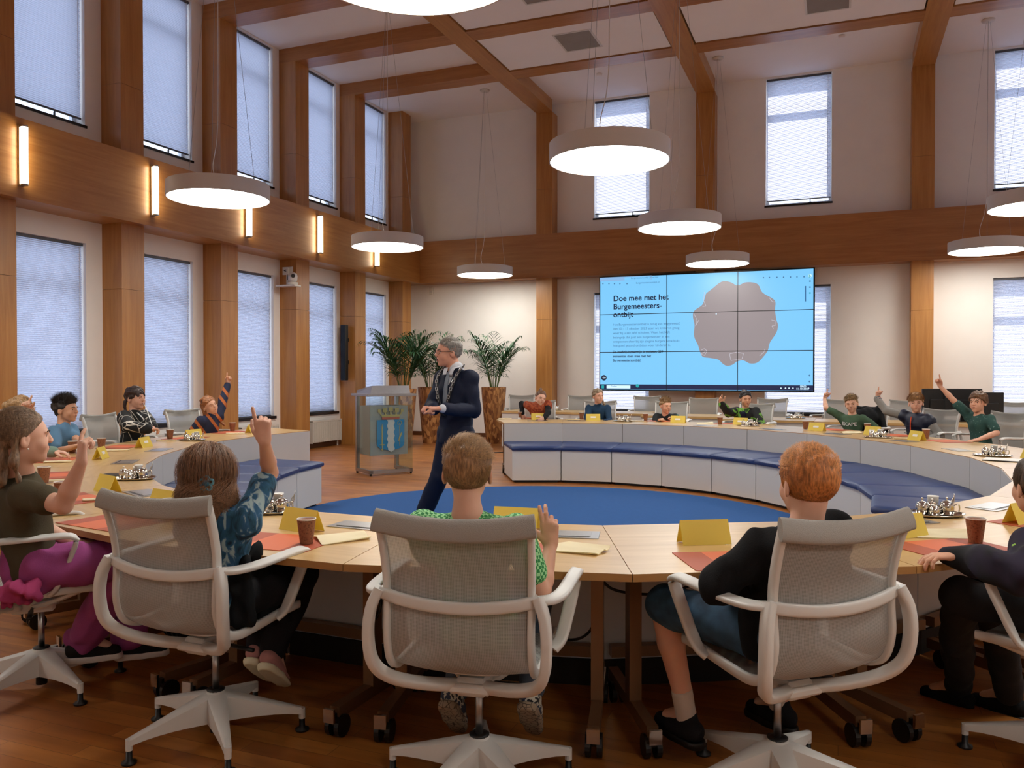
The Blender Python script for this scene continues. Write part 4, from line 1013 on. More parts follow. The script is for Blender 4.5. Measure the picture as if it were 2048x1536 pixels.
for x, y, w in ((613, 1086, 'brown paper cup on the orange placemat left of the middle chair'), (1951, 1085, 'brown paper cup on the orange placemat at right'), (340, 1040, 'brown paper cup behind the tilted back of the left chair'),
        (88, 965, 'brown paper cup behind the arm of the girl in olive'), (123, 1000, 'brown paper cup hidden by the elbow of the girl in olive'), (203, 898, 'brown paper cup in front of the boy in the pale blue polo'), (340, 878, 'brown paper cup right of the black web hoodie'), (465, 862, 'brown paper cup by the girl with the striped sleeve'),
        (1041, 837, 'brown paper cup of the girl in the rust dress'), (1163, 838, 'brown paper cup of the girl with the long braid'), (1291, 841, 'brown paper cup left of the small boy leaning low'), (1440, 849, 'brown paper cup left of the boy in black and green'),
        (1611, 858, 'brown paper cup beside the card before the printed green shirt'), (1735, 864, 'brown paper cup beside the card left of the padded vest'), (1852, 877, 'brown paper cup right of the padded navy vest'), (145, 905, 'brown paper cup behind the raised wrist')):
    cup(x, y, w)
def matat(x, y, w, dr=None):
    p = atz(x, y, .742); placemat(x, y, math.degrees(math.atan2(p.y-CY0, p.x-CX0))+90, w)
for x, y, w in ((558, 1083, 'orange placemat left of the middle chair with a cup on it'), (1000, 1100, 'orange placemat hidden behind the boy in the green checked shirt'), (1478, 1120, 'orange placemat left of the boy in black'), (1905, 1095, 'orange placemat right of the red-haired boy with a cup'),
        (225, 1044, 'orange placemat by the left chair back'), (140, 998, 'orange placemat under the elbow of the girl in olive'), (2090, 1045, 'orange placemat at the right edge'), (115, 950, 'orange placemat behind the arm of the girl in olive'), (108, 920, 'orange placemat of the girl in the pale green top'), (245, 893, 'orange placemat of the boy in the pale blue polo'),
        (372, 876, 'orange placemat right of the black web hoodie'), (455, 864, 'orange placemat by the girl with the striped sleeve'), (1065, 836, 'orange placemat of the girl in the rust dress'), (1188, 837, 'orange placemat of the girl with the braid'), (1325, 842, 'orange placemat of the small boy leaning low'),
        (1462, 847, 'orange placemat of the boy in black and green'), (1662, 859, 'orange placemat of the boy in the printed green shirt'), (1790, 870, 'orange placemat of the boy in the padded vest'), (1892, 882, 'orange placemat of the boy in the teal shirt')):
    matat(x, y, w)
for i, (x, y, dg, rl, w) in enumerate(((685, 1077, 25, 0, 'crumpled cream napkin right of the cup in front'), (1158, 1099, -35, 0, 'folded cream napkin right of the raised fingers'), (1885, 1070, -20, 0, 'cream napkin behind the cup at right'), (205, 1001, 20, 1, 'rolled cream napkin behind the placemat at left'),
        (130, 963, 20, 1, 'rolled cream napkin under the raised elbow'), (115, 925, 15, 1, 'rolled cream napkin before the girl in olive'), (235, 902, 20, 1, 'rolled cream napkin left of the labelled card'), (333, 882, 12, 1, 'rolled cream napkin below the cup by the web hoodie'), (470, 868, 8, 1, 'rolled cream napkin at the far left tables'),
        (1010, 838, 0, 1, 'rolled cream napkin at the row end by the rust dress'), (1146, 840, -15, 1, 'rolled cream napkin left of the braid girl cup'), (1273, 843, -15, 1, 'rolled cream napkin left of the low boy'), (1410, 847, -10, 0, 'crumpled cream napkin left of the black and green jacket'), (1536, 850, 0, 1, 'flat cream napkin right of the black and green jacket'),
        (1703, 866, -10, 0, 'cream napkin in front of the printed green shirt'), (1808, 878, -10, 1, 'cream napkin left of the vest card'))):
    napkin(x, y, dg, w, rl, .22 if not rl else .20, seed=i+1)
# dark folder and papers at the right end
p = atz(2010, 921, .742); o = empty('dark_folder', (p.x, p.y, .7405), R(-15), 'thin dark folder lying beside the tray at the right', 'folder')
MB().box((-.15, -.11, 0), (.15, .11, .008)).build('cover', M['blackm'], o); MB().box((-.147, -.107, .008), (.15, .107, .011)).build('pages', M['wpaper'], o)
p = atz(232, 951, .742); o = empty('tablet_computer', (p.x, p.y, .7405), R(20), 'small black tablet lying by the left coffee tray', 'tablet'); MB().box((-.09, -.06, 0), (.09, .06, .012), bev=.004).build('case', M['black'], o); MB().box((-.08, -.05, .0122), (.08, .05, .0128)).build('glass_face', M['blackm'], o)
p = atz(181, 938, .742)
# ------------------------------------------------------------------ video wall
def plane_text(body, px, py, h, mat, parent, bold=0., name='lettering', align='LEFT', YS=16.5, wscale=1.):
    c = bpy.data.curves.new(name, 'FONT'); c.body = body; c.size = h; c.align_x = align; c.offset = bold; c.extrude = .0005; c.space_character = 1.0
    o = bpy.data.objects.new(name, c); COL.objects.link(o); dg = bpy.context.evaluated_depsgraph_get(); me = bpy.data.meshes.new_from_object(o.evaluated_get(dg)); bpy.data.objects.remove(o)
    me.materials.clear(); me.materials.append(mat); p = aty(px, py, YS)
    return link(name, me, parent, (V((p.x, YS, p.z))-V(parent.location)), (math.pi/2, 0, 0))
YS = 16.5
c0, c1 = aty(1200, 556.5, YS), aty(1626.5, 780, YS)
x0, x1 = c0.x, c1.x; zt, zb = 3.425, 1.105; pw = (x1-x0)/3; ph = (zt-zb)/3
sc_ = empty('video_wall', ((x0+x1)/2, YS, zb), 0, 'large lit video wall of nine panels showing a pale blue web page', 'screen')
SO = V(sc_.location)
blue = emis('screen pale blue', '74bdec', .92, '101820'); navy = emis('screen navy', '14204a', .7, '080810'); ink = emis('screen ink', '0e2a5e', .25, '0a0a18'); grey = emis('screen taupe', '9c9194', .72, '181414'); soft = emis('screen grey blue text', '4d83b4', .6, '101820'); whit = emis('screen white', 'c9e8fb', .95, '101820'); teal = emis('screen teal', '16a2a8', .8, '101010')
for i in range(3):
    for j in range(3):
        pn = MB().box((x0+i*pw-SO.x+.004, .0, zb+j*ph-SO.z+.004), (x0+(i+1)*pw-SO.x-.004, .07, zb+(j+1)*ph-SO.z-.004)).build('panel', M['black'], sc_)
        MB().box((x0+i*pw-SO.x+.007, -.002, zb+j*ph-SO.z+.007), (x0+(i+1)*pw-SO.x-.007, .0, zb+(j+1)*ph-SO.z-.007)).build('display', blue, pn)
MB().box((x0-SO.x-.02, .02, -.02), (x1-SO.x+.02, .12, zt-zb+.02)).build('frame', M['blackm'], sc_)
MB().box((-1.2, .12, .4), (1.2, .20, .6)).box((-1.2, .12, 1.6), (1.2, .20, 1.8)).build('wall_bracket', M['blackm'], sc_)
MB().box((-1.2, .17, 1.2), (1.2, .54, 1.3)).build('bracket_arm', M['blackm'], sc_)
def quadpx(pts, mat, name, d): 
    b = MB(); n = len(pts); b.add([V((aty(x, y, YS).x-SO.x, d, aty(x, y, YS).z-SO.z)) for x, y in pts], [tuple(range(n))[::-1]]); o = b.build(name, mat, sc_)
    m = o.data
    if m.polygons[0].normal.y > 0: m.flip_normals()
    return o
def rectw(u0, v0, u1, v1, mat, name, d):                          # in fractions of the picture, v from the top
    X = lambda u: x0+(x1-x0)*u-SO.x; Z = lambda v: zt-(zt-zb)*v-SO.z
    return MB().box((X(u0), d, Z(v1)), (X(u1), d+.0006, Z(v0))).build(name, mat, sc_)
rectw(0, .952, 1, .995, navy, 'taskbar', -.0032); rectw(.035, .960, .155, .988, whit, 'search_field', -.0040); rectw(.009, .960, .022, .988, teal, 'start_icon', -.0040)
rectw(.0, .0, .26, .035, emis('screen tab strip', '86b0dc', .85, '101820'), 'tab_strip', -.0030); rectw(.125, .006, .255, .034, blue, 'open_tab', -.0038)
bl_ = []
for x, y in ((1413, 586), (1425, 577), (1443, 563.5), (1460, 564), (1475, 571), (1490, 565), (1506, 565), (1517, 570), (1525, 585), (1545, 597), (1551, 605), (1550, 620), (1553, 640), (1556, 650), (1553, 665), (1540, 685), (1536, 700), (1528, 712), (1515, 725), (1500, 727), (1487, 721), (1474, 723), (1466, 729), (1455, 732), (1446, 728), (1436, 719), (1420, 716), (1405, 713), (1399, 700), (1396, 690), (1388, 672), (1389, 650), (1386, 635), (1388, 622), (1404, 610), (1409, 598)): bl_.append((x, y))
cl = bl_+bl_[:1]; P2 = crom([V((x, y, 0)) for x, y in bl_+bl_[:2]], 4)[:-4]
quadpx([(v.x, v.y) for v in P2], grey, 'blob_shape', -.0034)
def strokepx(pts, mat, name, w=.008, d=-.0045, closed=False):
    if closed: pts = pts+pts[:1]
    b = MB()
    for (xa, ya), (xb, yb) in zip(pts, pts[1:]):
        a, c = aty(xa, ya, YS), aty(xb, yb, YS); a = V((a.x-SO.x, d, a.z-SO.z)); c = V((c.x-SO.x, d, c.z-SO.z)); t = (c-a).normalized(); n = V((-t.z, 0, t.x))*w*.5
        b.add([a-n, a+n, c+n, c-n], [(0, 1, 2, 3), (3, 2, 1, 0)])
    return b.build(name, mat, sc_)
ol = emis('screen outline', 'c9c6d2', .8, '101010')
strokepx([(1409, 584), (1407, 600), (1412, 612), (1405, 613)], ol, 'doodle'); strokepx([(1388, 628), (1394, 640), (1391, 652), (1398, 640)], ol, 'doodle'); strokepx([(1403, 700), (1409, 697), (1414, 702), (1409, 711), (1402, 708), (1413, 702)], ol, 'doodle')
strokepx([(1459, 708), (1474, 704), (1487, 707), (1484, 718), (1462, 721)], ol, 'doodle', closed=True); strokepx([(1543, 640), (1552, 642), (1552, 650), (1544, 652), (1547, 658)], ol, 'doodle'); strokepx([(1538, 595), (1545, 604), (1550, 604)], ol, 'doodle'); strokepx([(1519, 712), (1528, 704), (1530, 698)], ol, 'doodle')
for t, y in (('Doe mee met het', 602.5), ('Burgemeesters-', 618.5), ('ontbijt', 634.5)): plane_text(t, 1226.5, y, .158, ink, sc_, .0028, 'headline').location.y = -.004
for t, y in (('Het Burgemeestersontbijt is terug van weggeweest!', 651.5), ('Van 10 – 13 oktober 2023 laten we kinderen graag', 660.2), ('weer bij u aan tafel schuiven. Want het blijft', 668.5), ('belangrijk dat juist een burgemeester in een', 677), ('ontspannen sfeer bij zijn jongste burgers benadrukt', 685.3), ('hoe goed gezond ontbijten voor kinderen is.', 693.6)): plane_text(t, 1226, y, .066, soft, sc_, 0, 'paragraph').location.y = -.004
for t, y in (('De inschrijvingstermijn is gesloten. 239', 706), ('gemeentes doen mee met het', 714.5), ('Burgemeestersontbijt!', 723)): plane_text(t, 1225.5, y, .066, ink, sc_, .0013, 'bold_paragraph').location.y = -.004
plane_text('burgemeestersontbijt.nl', 1272, 567.6, .05, soft, sc_, 0, 'address').location.y = -.004; plane_text('Burgemeestersontbijt | Doe mee', 1262, 557.6, .042, soft, sc_, 0, 'tab_title').location.y = -.0046
plane_text('09:00', 1600, 774.6, .050, whit, sc_, .001, 'clock').location.y = -.0046; plane_text('11-10-2023', 1592, 779.2, .050, whit, sc_, .001, 'date').location.y = -.0046
plane_text('Zoeken', 1222, 773.6, .040, soft, sc_, 0, 'search_hint').location.y = -.0046
def discpx(x, y, r, mat, name, d=-.004):
    p = aty(x, y, YS); b = MB(); n = 20; b.add([(p.x-SO.x+r*math.cos(2*math.pi*i/n), d, p.z-SO.z+r*math.sin(2*math.pi*i/n)) for i in range(n)], [tuple(range(n))]); return b.build(name, mat, sc_)
discpx(1208, 755.5, .058, ink, 'round_badge'); strokepx([(1205.5, 755), (1207, 753.8), (1208.5, 755), (1210, 753.8), (1211.5, 755.2), (1210, 756.6), (1208.5, 755.4), (1207, 756.6)], whit, 'badge_mark', .006, -.005, True)
discpx(1275, 771.5, .035, teal, 'taskbar_icon', -.0048); discpx(1620, 551.5, .032, whit, 'sidebar_icon'); plane_text('b', 1617.6, 554.5, .075, teal, sc_, .002, 'sidebar_letter').location.y = -.0046
for x, y in ((1620, 562.5), (1620, 574.3), (1620, 586), (1619, 751), (1619, 763)): discpx(x, y, .016, soft if y != 586 else teal, 'sidebar_icon')
for x in (1527, 1539, 1554, 1567, 1581, 1594, 1608): discpx(x, 553.5+(1608-x)*.02, .013, soft, 'toolbar_icon')
for x in (1562, 1571, 1578, 1586, 1617): discpx(x, 776.3, .014, whit, 'tray_icon', -.0048)
for x in (1206, 1218, 1229, 1240, 1254): discpx(x, 567.5, .014, soft, 'navigation_icon')
strokepx([(1611, 572), (1611, 603)], soft, 'scroll_bar', .022); discpx(1432.5, 628, .012, whit, 'mouse_pointer', -.005)
for i in (1, 2):
    MB().box((x0+i*pw-SO.x-.0065, -.006, 0), (x0+i*pw-SO.x+.0065, -.0055, zt-zb)).build('panel_seam', M['black'], sc_)
    MB().box((x0-SO.x, -.006, i*ph-.0065), (x1-SO.x, -.0055, i*ph+.0065)).build('panel_seam', M['black'], sc_)

# ------------------------------------------------------------------ lectern with the coat of arms
fl_, fr_, bk_ = atz(740, 953, 0), atz(823, 947, 0), atz(724, 944, 0)
ax = (fr_-fl_).normalized(); yaw = math.atan2(ax.y, ax.x); w = .33; dp = .27
lc = fl_+ax*w+V((-ax.y, ax.x, 0))*dp
L = empty('lectern', (lc.x, lc.y, 0), yaw, 'steel and clear acrylic lectern with a painted coat of arms', 'lectern'); st = M['steel']
MB().box((-w, -dp, .03), (w, -dp+.05, .075)).box((-w, -dp, .03), (-w+.05, dp, .075)).box((w-.05, -dp, .03), (w, dp, .075)).build('base_frame', st, L)
for x, y in ((-w+.02, -dp+.02), (w-.02, -dp+.02), (-w+.02, dp-.02), (w-.02, dp-.02)): MB().lathe([(.016, 0), (.016, .03)], 12, (x, y, 0)).build('foot', M['black'], L)
for x in (-w, w-.045): MB().box((x, dp-.06, .075), (x+.045, dp, 1.12)).build('post', st, L)
MB().box((-w, -dp, .075), (w, -dp+.010, 1.12)).build('front_glass', M['podglass'], L)
for x in (-w, w-.010): MB().box((x, -dp+.01, .075), (x+.010, dp-.06, 1.12)).build('side_glass', M['podglass'], L)
MB().box((-w-.05, -dp-.03, 1.12), (w+.05, dp+.04, 1.155), bev=.004).build('shelf', st, L)
b = MB(); vs = [(-w+.02, -dp+.02, 1.155), (w-.03, -dp+.02, 1.155), (w-.03, dp, 1.155), (-w+.02, dp, 1.155), (-w+.06, -dp+.06, 1.27), (w-.03, -dp+.06, 1.27), (w-.03, dp, 1.20), (-w+.02, dp, 1.20)]
b.add(vs, [(3, 2, 1, 0), (4, 5, 6, 7), (0, 1, 5, 4), (1, 2, 6, 5), (2, 3, 7, 6), (3, 0, 4, 7)]).build('reading_top', st, L)
MB().box((-w+.04, -dp+.08, .28), (w-.045, dp-.08, .98)).build('inner_box', plain('grey steel box', 'a4a4a2', .4, .35), L)
sy = -dp+.066; o = empty('coat_of_arms', (0, sy, .38)); o.parent = L
o.location = (.015, sy, .345); o.scale = (1.14, 1, 1.12)
def flat(poly, mat, name, d, th=.004):
    n = len(poly); b = MB(); b.add([(x, d, z) for x, z in poly]+[(x, d-th, z) for x, z in poly], [tuple(range(n)), tuple(range(2*n-1, n-1, -1))]+[(i, n+i, n+(i+1) % n, (i+1) % n) for i in range(n)])
    ob = b.build(name, mat, o); import bmesh as _b; bm = _b.new(); bm.from_mesh(ob.data); _b.ops.recalc_face_normals(bm, faces=bm.faces); bm.to_mesh(ob.data); bm.free(); return ob
azure = plain('heraldic blue', '2a86c4', .5); silver = plain('heraldic silver', 'd0ced4', .5); gold = plain('heraldic gold', 'b9a86c', .45); red = plain('heraldic red', 'b8604c', .5)
hw = .185; sh = [(-hw, .39), (hw, .39), (hw, .09)]+[(hw*math.cos(a)*1.0-.0, .09-.085*math.sin(a)**.8) for a in [R(x) for x in range(15, 90, 15)]]+[(.0, -.02)]+[(-hw*math.cos(a), .09-.085*math.sin(a)**.8) for a in [R(x) for x in range(75, 0, -15)]]+[(-hw, .09)]
flat(sh, azure, 'shield', 0)
wv = [(-.045+.008*math.sin(z*75), z) for z in [.39-.02*i for i in range(20)]]; wv2 = [(.045+.008*math.sin(z*75), z) for z in [.39-.02*i for i in range(20)]]
flat(wv+[(0, -.022)]+wv2[::-1], silver, 'wavy_pale', -.005)
flat([(-.125, .08), (-.125, .30), (-.118, .345), (-.111, .30), (-.111, .08)], gold, 'sword', -.005); flat([(-.15, .07), (-.15, .082), (-.086, .082), (-.086, .07)], gold, 'sword', -.006); flat([(-.123, .02), (-.123, .07), (-.113, .07), (-.113, .02)], gold, 'sword', -.006); flat([(-.118+.012*math.cos(i), .015+.012*math.sin(i)) for i in [k*.785 for k in range(8)]], gold, 'sword', -.007)
flat([(.116, .05), (.116, .30), (.121, .30), (.121, .05)], gold, 'crozier', -.005)
b = MB().sweep([(.118, -.008, .28), (.120, -.008, .31), (.140, -.008, .335), (.142, -.008, .360), (.120, -.008, .375), (.095, -.008, .360), (.095, -.008, .335), (.110, -.008, .325), (.118, -.008, .340)], .004, .002, 6, (0, 1, 0), 4); b.build('crozier', gold, o, True)
flat([(.098, .11), (.112, .17), (.130, .21), (.150, .235), (.148, .20), (.128, .16), (.108, .12)], gold, 'crozier', -.007)
flat([(-.115, .395), (-.12, .425), (.12, .425), (.115, .395)], red, 'crown_band', -.002); flat([(-.12, .425), (-.128, .455), (.128, .455), (.12, .425)], gold, 'crown_band', -.003)
for x in (-.155, -.082, 0, .082, .155):
    r = .026 if abs(x) < .1 else .018
    flat([(x*.85-.010, .455), (x-.006, .51), (x+.006, .51), (x*.85+.010, .455)], gold, 'crown_leaf', -.003)
    for k in range(4): a = R(45+90*k); flat([(x+r*.7*math.cos(a)+r*.62*math.cos(t), .525-abs(x)*.12+r*.7*math.sin(a)+r*.62*math.sin(t)) for t in [i*.785 for i in range(8)]], gold, 'crown_leaf', -.004-.001*k)
for x in (-.045, .045): flat([(x+.017*math.cos(t), .487+.017*math.sin(t)) for t in [i*.628 for i in range(10)]], plain('heraldic pearl', '8d8266', .4), 'crown_pearl', -.004)

# ------------------------------------------------------------------ potted palms
leafm = plain('palm leaf', '2a5834', .45, var=.35, vs=5); stemm = plain('palm stem', '5a6b34', .6, var=.2)
def palm(x, y, label, seed, hgt=1.12, sc=1., nf=15):
    rs = random.Random(seed); o = empty('potted_palm', (x, y, 0), rs.random()*6, label, 'plant', 'palms in tall bark-clad pots')
    me = MB().lathe([(.15, 0), (.155, .01), (.20, .45), (.248, 1.0), (.258, hgt), (.235, hgt), (.232, hgt-.03)], 28).mesh('pot', M['pot']); smooth_by(me, 40); link('pot', me, o)
    MB().lathe([(.20, hgt-.04), (.232, hgt-.03), (.0001, hgt-.02)], 24).build('soil', M['dark'], o)
    for i in range(nf):
        az = 2.399*i+rs.random()*.9; lean = .10+.95*((i % 5)/4)+.15*rs.random(); Ln = (.85+.35*rs.random())*sc
        u = V((math.cos(az), math.sin(az), 0)); p0 = V((0, 0, hgt-.03))+u*.07
        pts = []; p = p0.copy(); ang = .12+.15*lean
        for k in range(12):
            pts.append(p.copy()); p = p+(u*math.sin(ang)+V((0, 0, math.cos(ang))))*Ln/11; ang += (.03+.20*lean*(k/11)**1.2)
        b = MB().sweep(pts, .007, .006, 5, (u.y, -u.x, 0), 1, (1, .3)); me = b.mesh('frond', [leafm, stemm]); 
        for f in me.polygons: f.material_index = 1
        vs = [v.co.copy() for v in me.vertices]; fs = [tuple(f.vertices) for f in me.polygons]; ns = len(fs); bpy.data.meshes.remove(me)
        sd = V((-u.y, u.x, 0)); nl = 14
        for k in range(nl):
            f = .24+.76*k/(nl-1); idx = f*11; a = pts[min(int(idx), 11)].lerp(pts[min(int(idx)+1, 11)], idx-int(idx)); t = (pts[min(int(idx)+1, 11)]-pts[max(int(idx)-1, 0)]).normalized()
            ll = (.40*math.sin(math.pi*(.22+.72*(k/(nl-1))))+.05)*sc
            for q in (-1, 1):
                d = (sd*q*(1.0-.55*k/nl+.25*rs.random())+t*(.40+.7*k/nl+.3*rs.random())+V((0, 0, .35*rs.random()-.1))).normalized(); w = d.cross(V((0, 0, 1))).normalized()*.013*sc
                m1 = a+d*ll*.35+V((0, 0, -.01)); m2 = a+d*ll*.75+V((0, 0, -.05*sc)); e = a+d*ll+V((0, 0, -.11*sc-.04*rs.random())); n0 = len(vs)
                vs += [a, m1+w, m1-w, m2+w*.8, m2-w*.8, e]; fs += [(n0, n0+1, n0+2), (n0+1, n0+3, n0+4, n0+2), (n0+3, n0+5, n0+4)]
        me = mesh('frond', vs, fs, [leafm, stemm]); 
        for f in me.polygons[:ns]: f.material_index = 1
        link('frond', me, o)
palm(-7.95, 14.15, 'large potted palm directly behind the lectern, in front of the window', 3, 1.14, 1.15, 24)
p = atz(851, 888, 0); palm(p.x-.02, p.y+.25, 'potted palm between the lectern and the standing man', 11, 1.16, 1.05, 22)
p = atz(978, 888, 0); palm(p.x+.02, p.y+.20, 'potted palm right behind the standing man against the wall', 23, 1.16, 1.05, 22)

# ------------------------------------------------------------------ monitors and clutter on the second row
def monitor(px, py, D, dg, w, h, label):
    p = at(px, py, D); o = empty('computer_monitor', (p.x, p.y, .74), R(dg), label, 'monitor', 'black monitors seen from behind')
    MB().box((-w/2, -.02, .08), (w/2, .02, .08+h), bev=.008).build('case', M['black'], o); MB().box((-w*.3, -.05, .12), (w*.3, -.02, .08+h*.6), bev=.01).build('back_shell', M['black'], o); MB().box((-.04, -.03, .0), (.04, .03, .14)).box((-.13, -.1, 0), (.13, .1, .012)).build('stand', M['blackm'], o)
    MB().box((-w/2+.01, .021, .09), (w/2-.01, .022, .07+h)).build('screen', M['blackm'], o)
monitor(1881, 820, 12.1, 14, .52, .40, 'black monitor behind the boy in the padded vest'); monitor(1926, 820, 12.0, 8, .50, .40, 'black monitor between the two raised arms at right'); monitor(1976, 826, 11.4, 25, .44, .36, 'black monitor directly behind the boy in teal')
p = at(1890, 842, 11.55); o = empty('telephone', (p.x, p.y, .74), .4, 'dark desk telephone in front of the black monitors', 'telephone'); MB().box((-.1, -.09, 0), (.1, .09, .05), bev=.01).build('body', M['black'], o); MB().sweep([(-.1, -.05, .07), (-.1, .05, .07)], .022, .018, 8).build('handset', M['blackm'], o, True)
p = at(1880, 845, 11.5); o = empty('cable_tangle', (p.x, p.y, .742), 0, 'tangle of thin cables on the second row beside the monitors', 'cable')
b = MB()
for i in range(6): b.sweep([(.12*math.cos(i+j*1.3)*(1+.1*j), .08*math.sin(i*1.7+j*1.1), .01+.02*(j % 2)) for j in range(7)], .004, .004, 5, (0, 0, 1), 4)
b.build('loop', M['blackm'], o, True)

# ------------------------------------------------------------------ cables under the near tables
def cable(label, pts, r=.006):
    b = MB().sweep(pts, r, r, 7, (.3, .9, .1), 6); o = b.build('power_cable', M['black'], None, True); tag(o, label, 'cable', None); return o
cable('black cable hanging in a loop under the table left of the middle chair', [at(738, 1146, 3.55), at(738, 1190, 3.5), at(740, 1235, 3.5), at(752, 1238, 3.5), at(762, 1200, 3.5), at(745, 1146, 3.55)])
cable('black cable hanging between two table legs', [at(1208, 1163, 3.4), at(1198, 1200, 3.4), at(1188, 1245, 3.4), at(1174, 1268, 3.4), at(1150, 1279, 3.5), at(1105, 1279, 3.6)])
cable('black cable sagging under the table left of the red-haired boy', [at(1206, 1162, 3.45), at(1225, 1178, 3.45), at(1265, 1187, 3.45), at(1320, 1188, 3.45), at(1365, 1177, 3.45), at(1395, 1163, 3.45)])
p = atz(1003, 905, 0); o = cable('thin black cable on the floor at the end of the right-hand tables', [p+V((.1, .1, .01)), p+V((-.05, -.1, .008)), p+V((-.3, -.05, .008)), p+V((-.45, .05, .008))], .008)
# ------------------------------------------------------------------ the people and their chairs
def cd(l, d, z=0.): v = _R*l+_F0*d; return V((v[0], v[1], z)).normalized()
def yw(v): return math.atan2(v[1], v[0])
def stripes(name, stops, scale, axis='X', dist=2.0):
    m, t, p = new_mat(name); tc = N(t, 'ShaderNodeTexCoord'); w = N(t, 'ShaderNodeTexWave', bands_direction=axis); w.inputs['Scale'].default_value = scale; w.inputs['Distortion'].default_value = dist; w.inputs['Detail Scale'].default_value = .6
    t.links.new(tc.outputs['Object'], w.inputs['Vector']); r = N(t, 'ShaderNodeValToRGB'); r.color_ramp.interpolation = 'CONSTANT'
    set_ramp(r, stops)
    t.links.new(w.outputs['Fac'], r.inputs[0]); t.links.new(r.outputs[0], p.inputs['Base Color']); p.inputs['Roughness'].default_value = .85; return m
def ramp_noise(name, stops, scale, stretch=(1, 1, 1), dist=0., kind='noise', interp='LINEAR'):
    m, t, p = new_mat(name); tc = N(t, 'ShaderNodeTexCoord'); mp = N(t, 'ShaderNodeMapping'); mp.inputs['Scale'].default_value = stretch; t.links.new(tc.outputs['Object'], mp.inputs[0])
    if kind == 'noise': n = N(t, 'ShaderNodeTexNoise'); n.inputs['Scale'].default_value = scale; n.inputs['Detail'].default_value = 3; n.inputs['Distortion'].default_value = dist; s = n.outputs['Fac']
    elif kind == 'crack': n = N(t, 'ShaderNodeTexVoronoi', feature='DISTANCE_TO_EDGE'); n.inputs['Scale'].default_value = scale; s = n.outputs['Distance']
    elif kind == 'check': n = N(t, 'ShaderNodeTexChecker'); n.inputs['Scale'].default_value = scale; s = n.outputs['Fac']
    t.links.new(mp.outputs[0], n.inputs['Vector']); r = N(t, 'ShaderNodeValToRGB'); r.color_ramp.interpolation = interp; set_ramp(r, stops)
    t.links.new(s, r.inputs[0]); t.links.new(r.outputs[0], p.inputs['Base Color']); p.inputs['Roughness'].default_value = .85; return m
def long_hair(P, back=.20, side=.16, w=.055, r=.030, fwd=False):
    def f(F):
        g = P.g; k = .02
        F.cap(g(0, -.075, .02), g(0, -.085, -back), w, w*.75, k, (P.Hm @ V((0, 1, 0)), .6))
        for q in (-1, 1): F.cap(g(q*.062, -.03, .03), g(q*.075, -.045, -side), r, r*.85, k); F.cap(g(q*.075, -.045, -side), g(q*.085, -.03 if not fwd else .02, -side-.08), r*.85, r*.4, k)
    return f
FIN = dict(curl=(.03, .85, .92, .95, .6))                          # raised index finger
SEAT = 'netting swivel chair'

# --- near row
hubs = dict(A=(-3.41, 2.69, 47), B=(-2.31, 2.59, 90), C=(-1.165, 2.607, 99), D=(-.195, 2.965, 134), E=(.78, 3.50, 152))
chair(*hubs['C'], 'pale netting swivel chair in the middle, seen from behind')
chair(*hubs['B'], 'pale netting swivel chair with a black padded jacket over its arm side')
chair(*hubs['A'], 'pale netting swivel chair cut by the left edge, of the girl in pink trousers')
chair(*hubs['D'], 'pale netting swivel chair of the red-haired boy'); chair(*hubs['E'], 'pale netting swivel chair cut by the right edge')

# girl in olive, left
f = cd(.80, .60); hd = at(44, 876, 3.45); hp = at(62, 1130, 3.62); hp.z = .60
A = Person('person in an olive T-shirt and pink trousers at the left edge, raising a finger', (hp.x, hp.y, 0), yw(f), 1.03, hip=hp, head=hd, neck=at(38, 945, 3.50), face=cd(.74, .66, .02), near=True, skinc='c99a80', fat=1.15, chest=1.1)
A.arm_px(1, (126, 1010), (163, 925), False, False, hd=cd(-.05, .2, 1), pn=cd(.6, .7, .1), curl=(.12, .8, .85, .9, .5)); A.rest_arm(-1, at(150, 1085, 3.7), hd=cd(.8, .5, -.1))
A.sit(.11, .60, feet={1: at(165, 1275, 3.85), -1: at(262, 1270, 4.0)}, thigh=.37); A.fd = cd(.9, .35, -.05); A.body()
A.shirt(cloth('olive cotton', '4a4433'), .55, .014, wr=.010); A.pants(cloth('pink sweat cloth', '9a4a84'), 2., .024, .014, wr=.034); A.shoes(cloth('black and white sneaker', '1d1a1a'), M['wpaper'])
A.face('4a3828')
A.hair('7d634a', .012, .92, .006, extra=long_hair(A, .155, .09, .062, .018), n=7500, length=.11, flow=lambda p: (0, -1, -.15-.8*max(0, -p[1]*10)), lift=.0005, w=.0013, keep=lambda p: p[2]-.92*p[1]-.006 > 0)
bpy.data.objects  # small pearl ear stud
sph = MB().lathe([(max(a, 1e-4), z) for a, z in uv(.0042)], 10); sph.build('ear_stud', M['wpaper'], A.root, True, loc=A.g(.086, .004, -.040)-V(A.root.location))
F = Field(.008); q = at(45, 1185, 3.45)
for i in range(7): a = i*.9; F.cap(q+V((.05*math.cos(a), .05*math.sin(a*1.3), .03*math.sin(a*2))), q+V((.05*math.cos(a+1), .05*math.sin(a*1.3+1), .03*math.sin(a*2+1))), .015, .021, .02)
root = empty('knotted_jacket', q, 0, 'crumpled bright pink jacket on the seat behind the girl in pink trousers', 'jacket'); build_field(F, 'cloth', cloth('bright pink fleece', 'a33c68'), root, .022, 55)

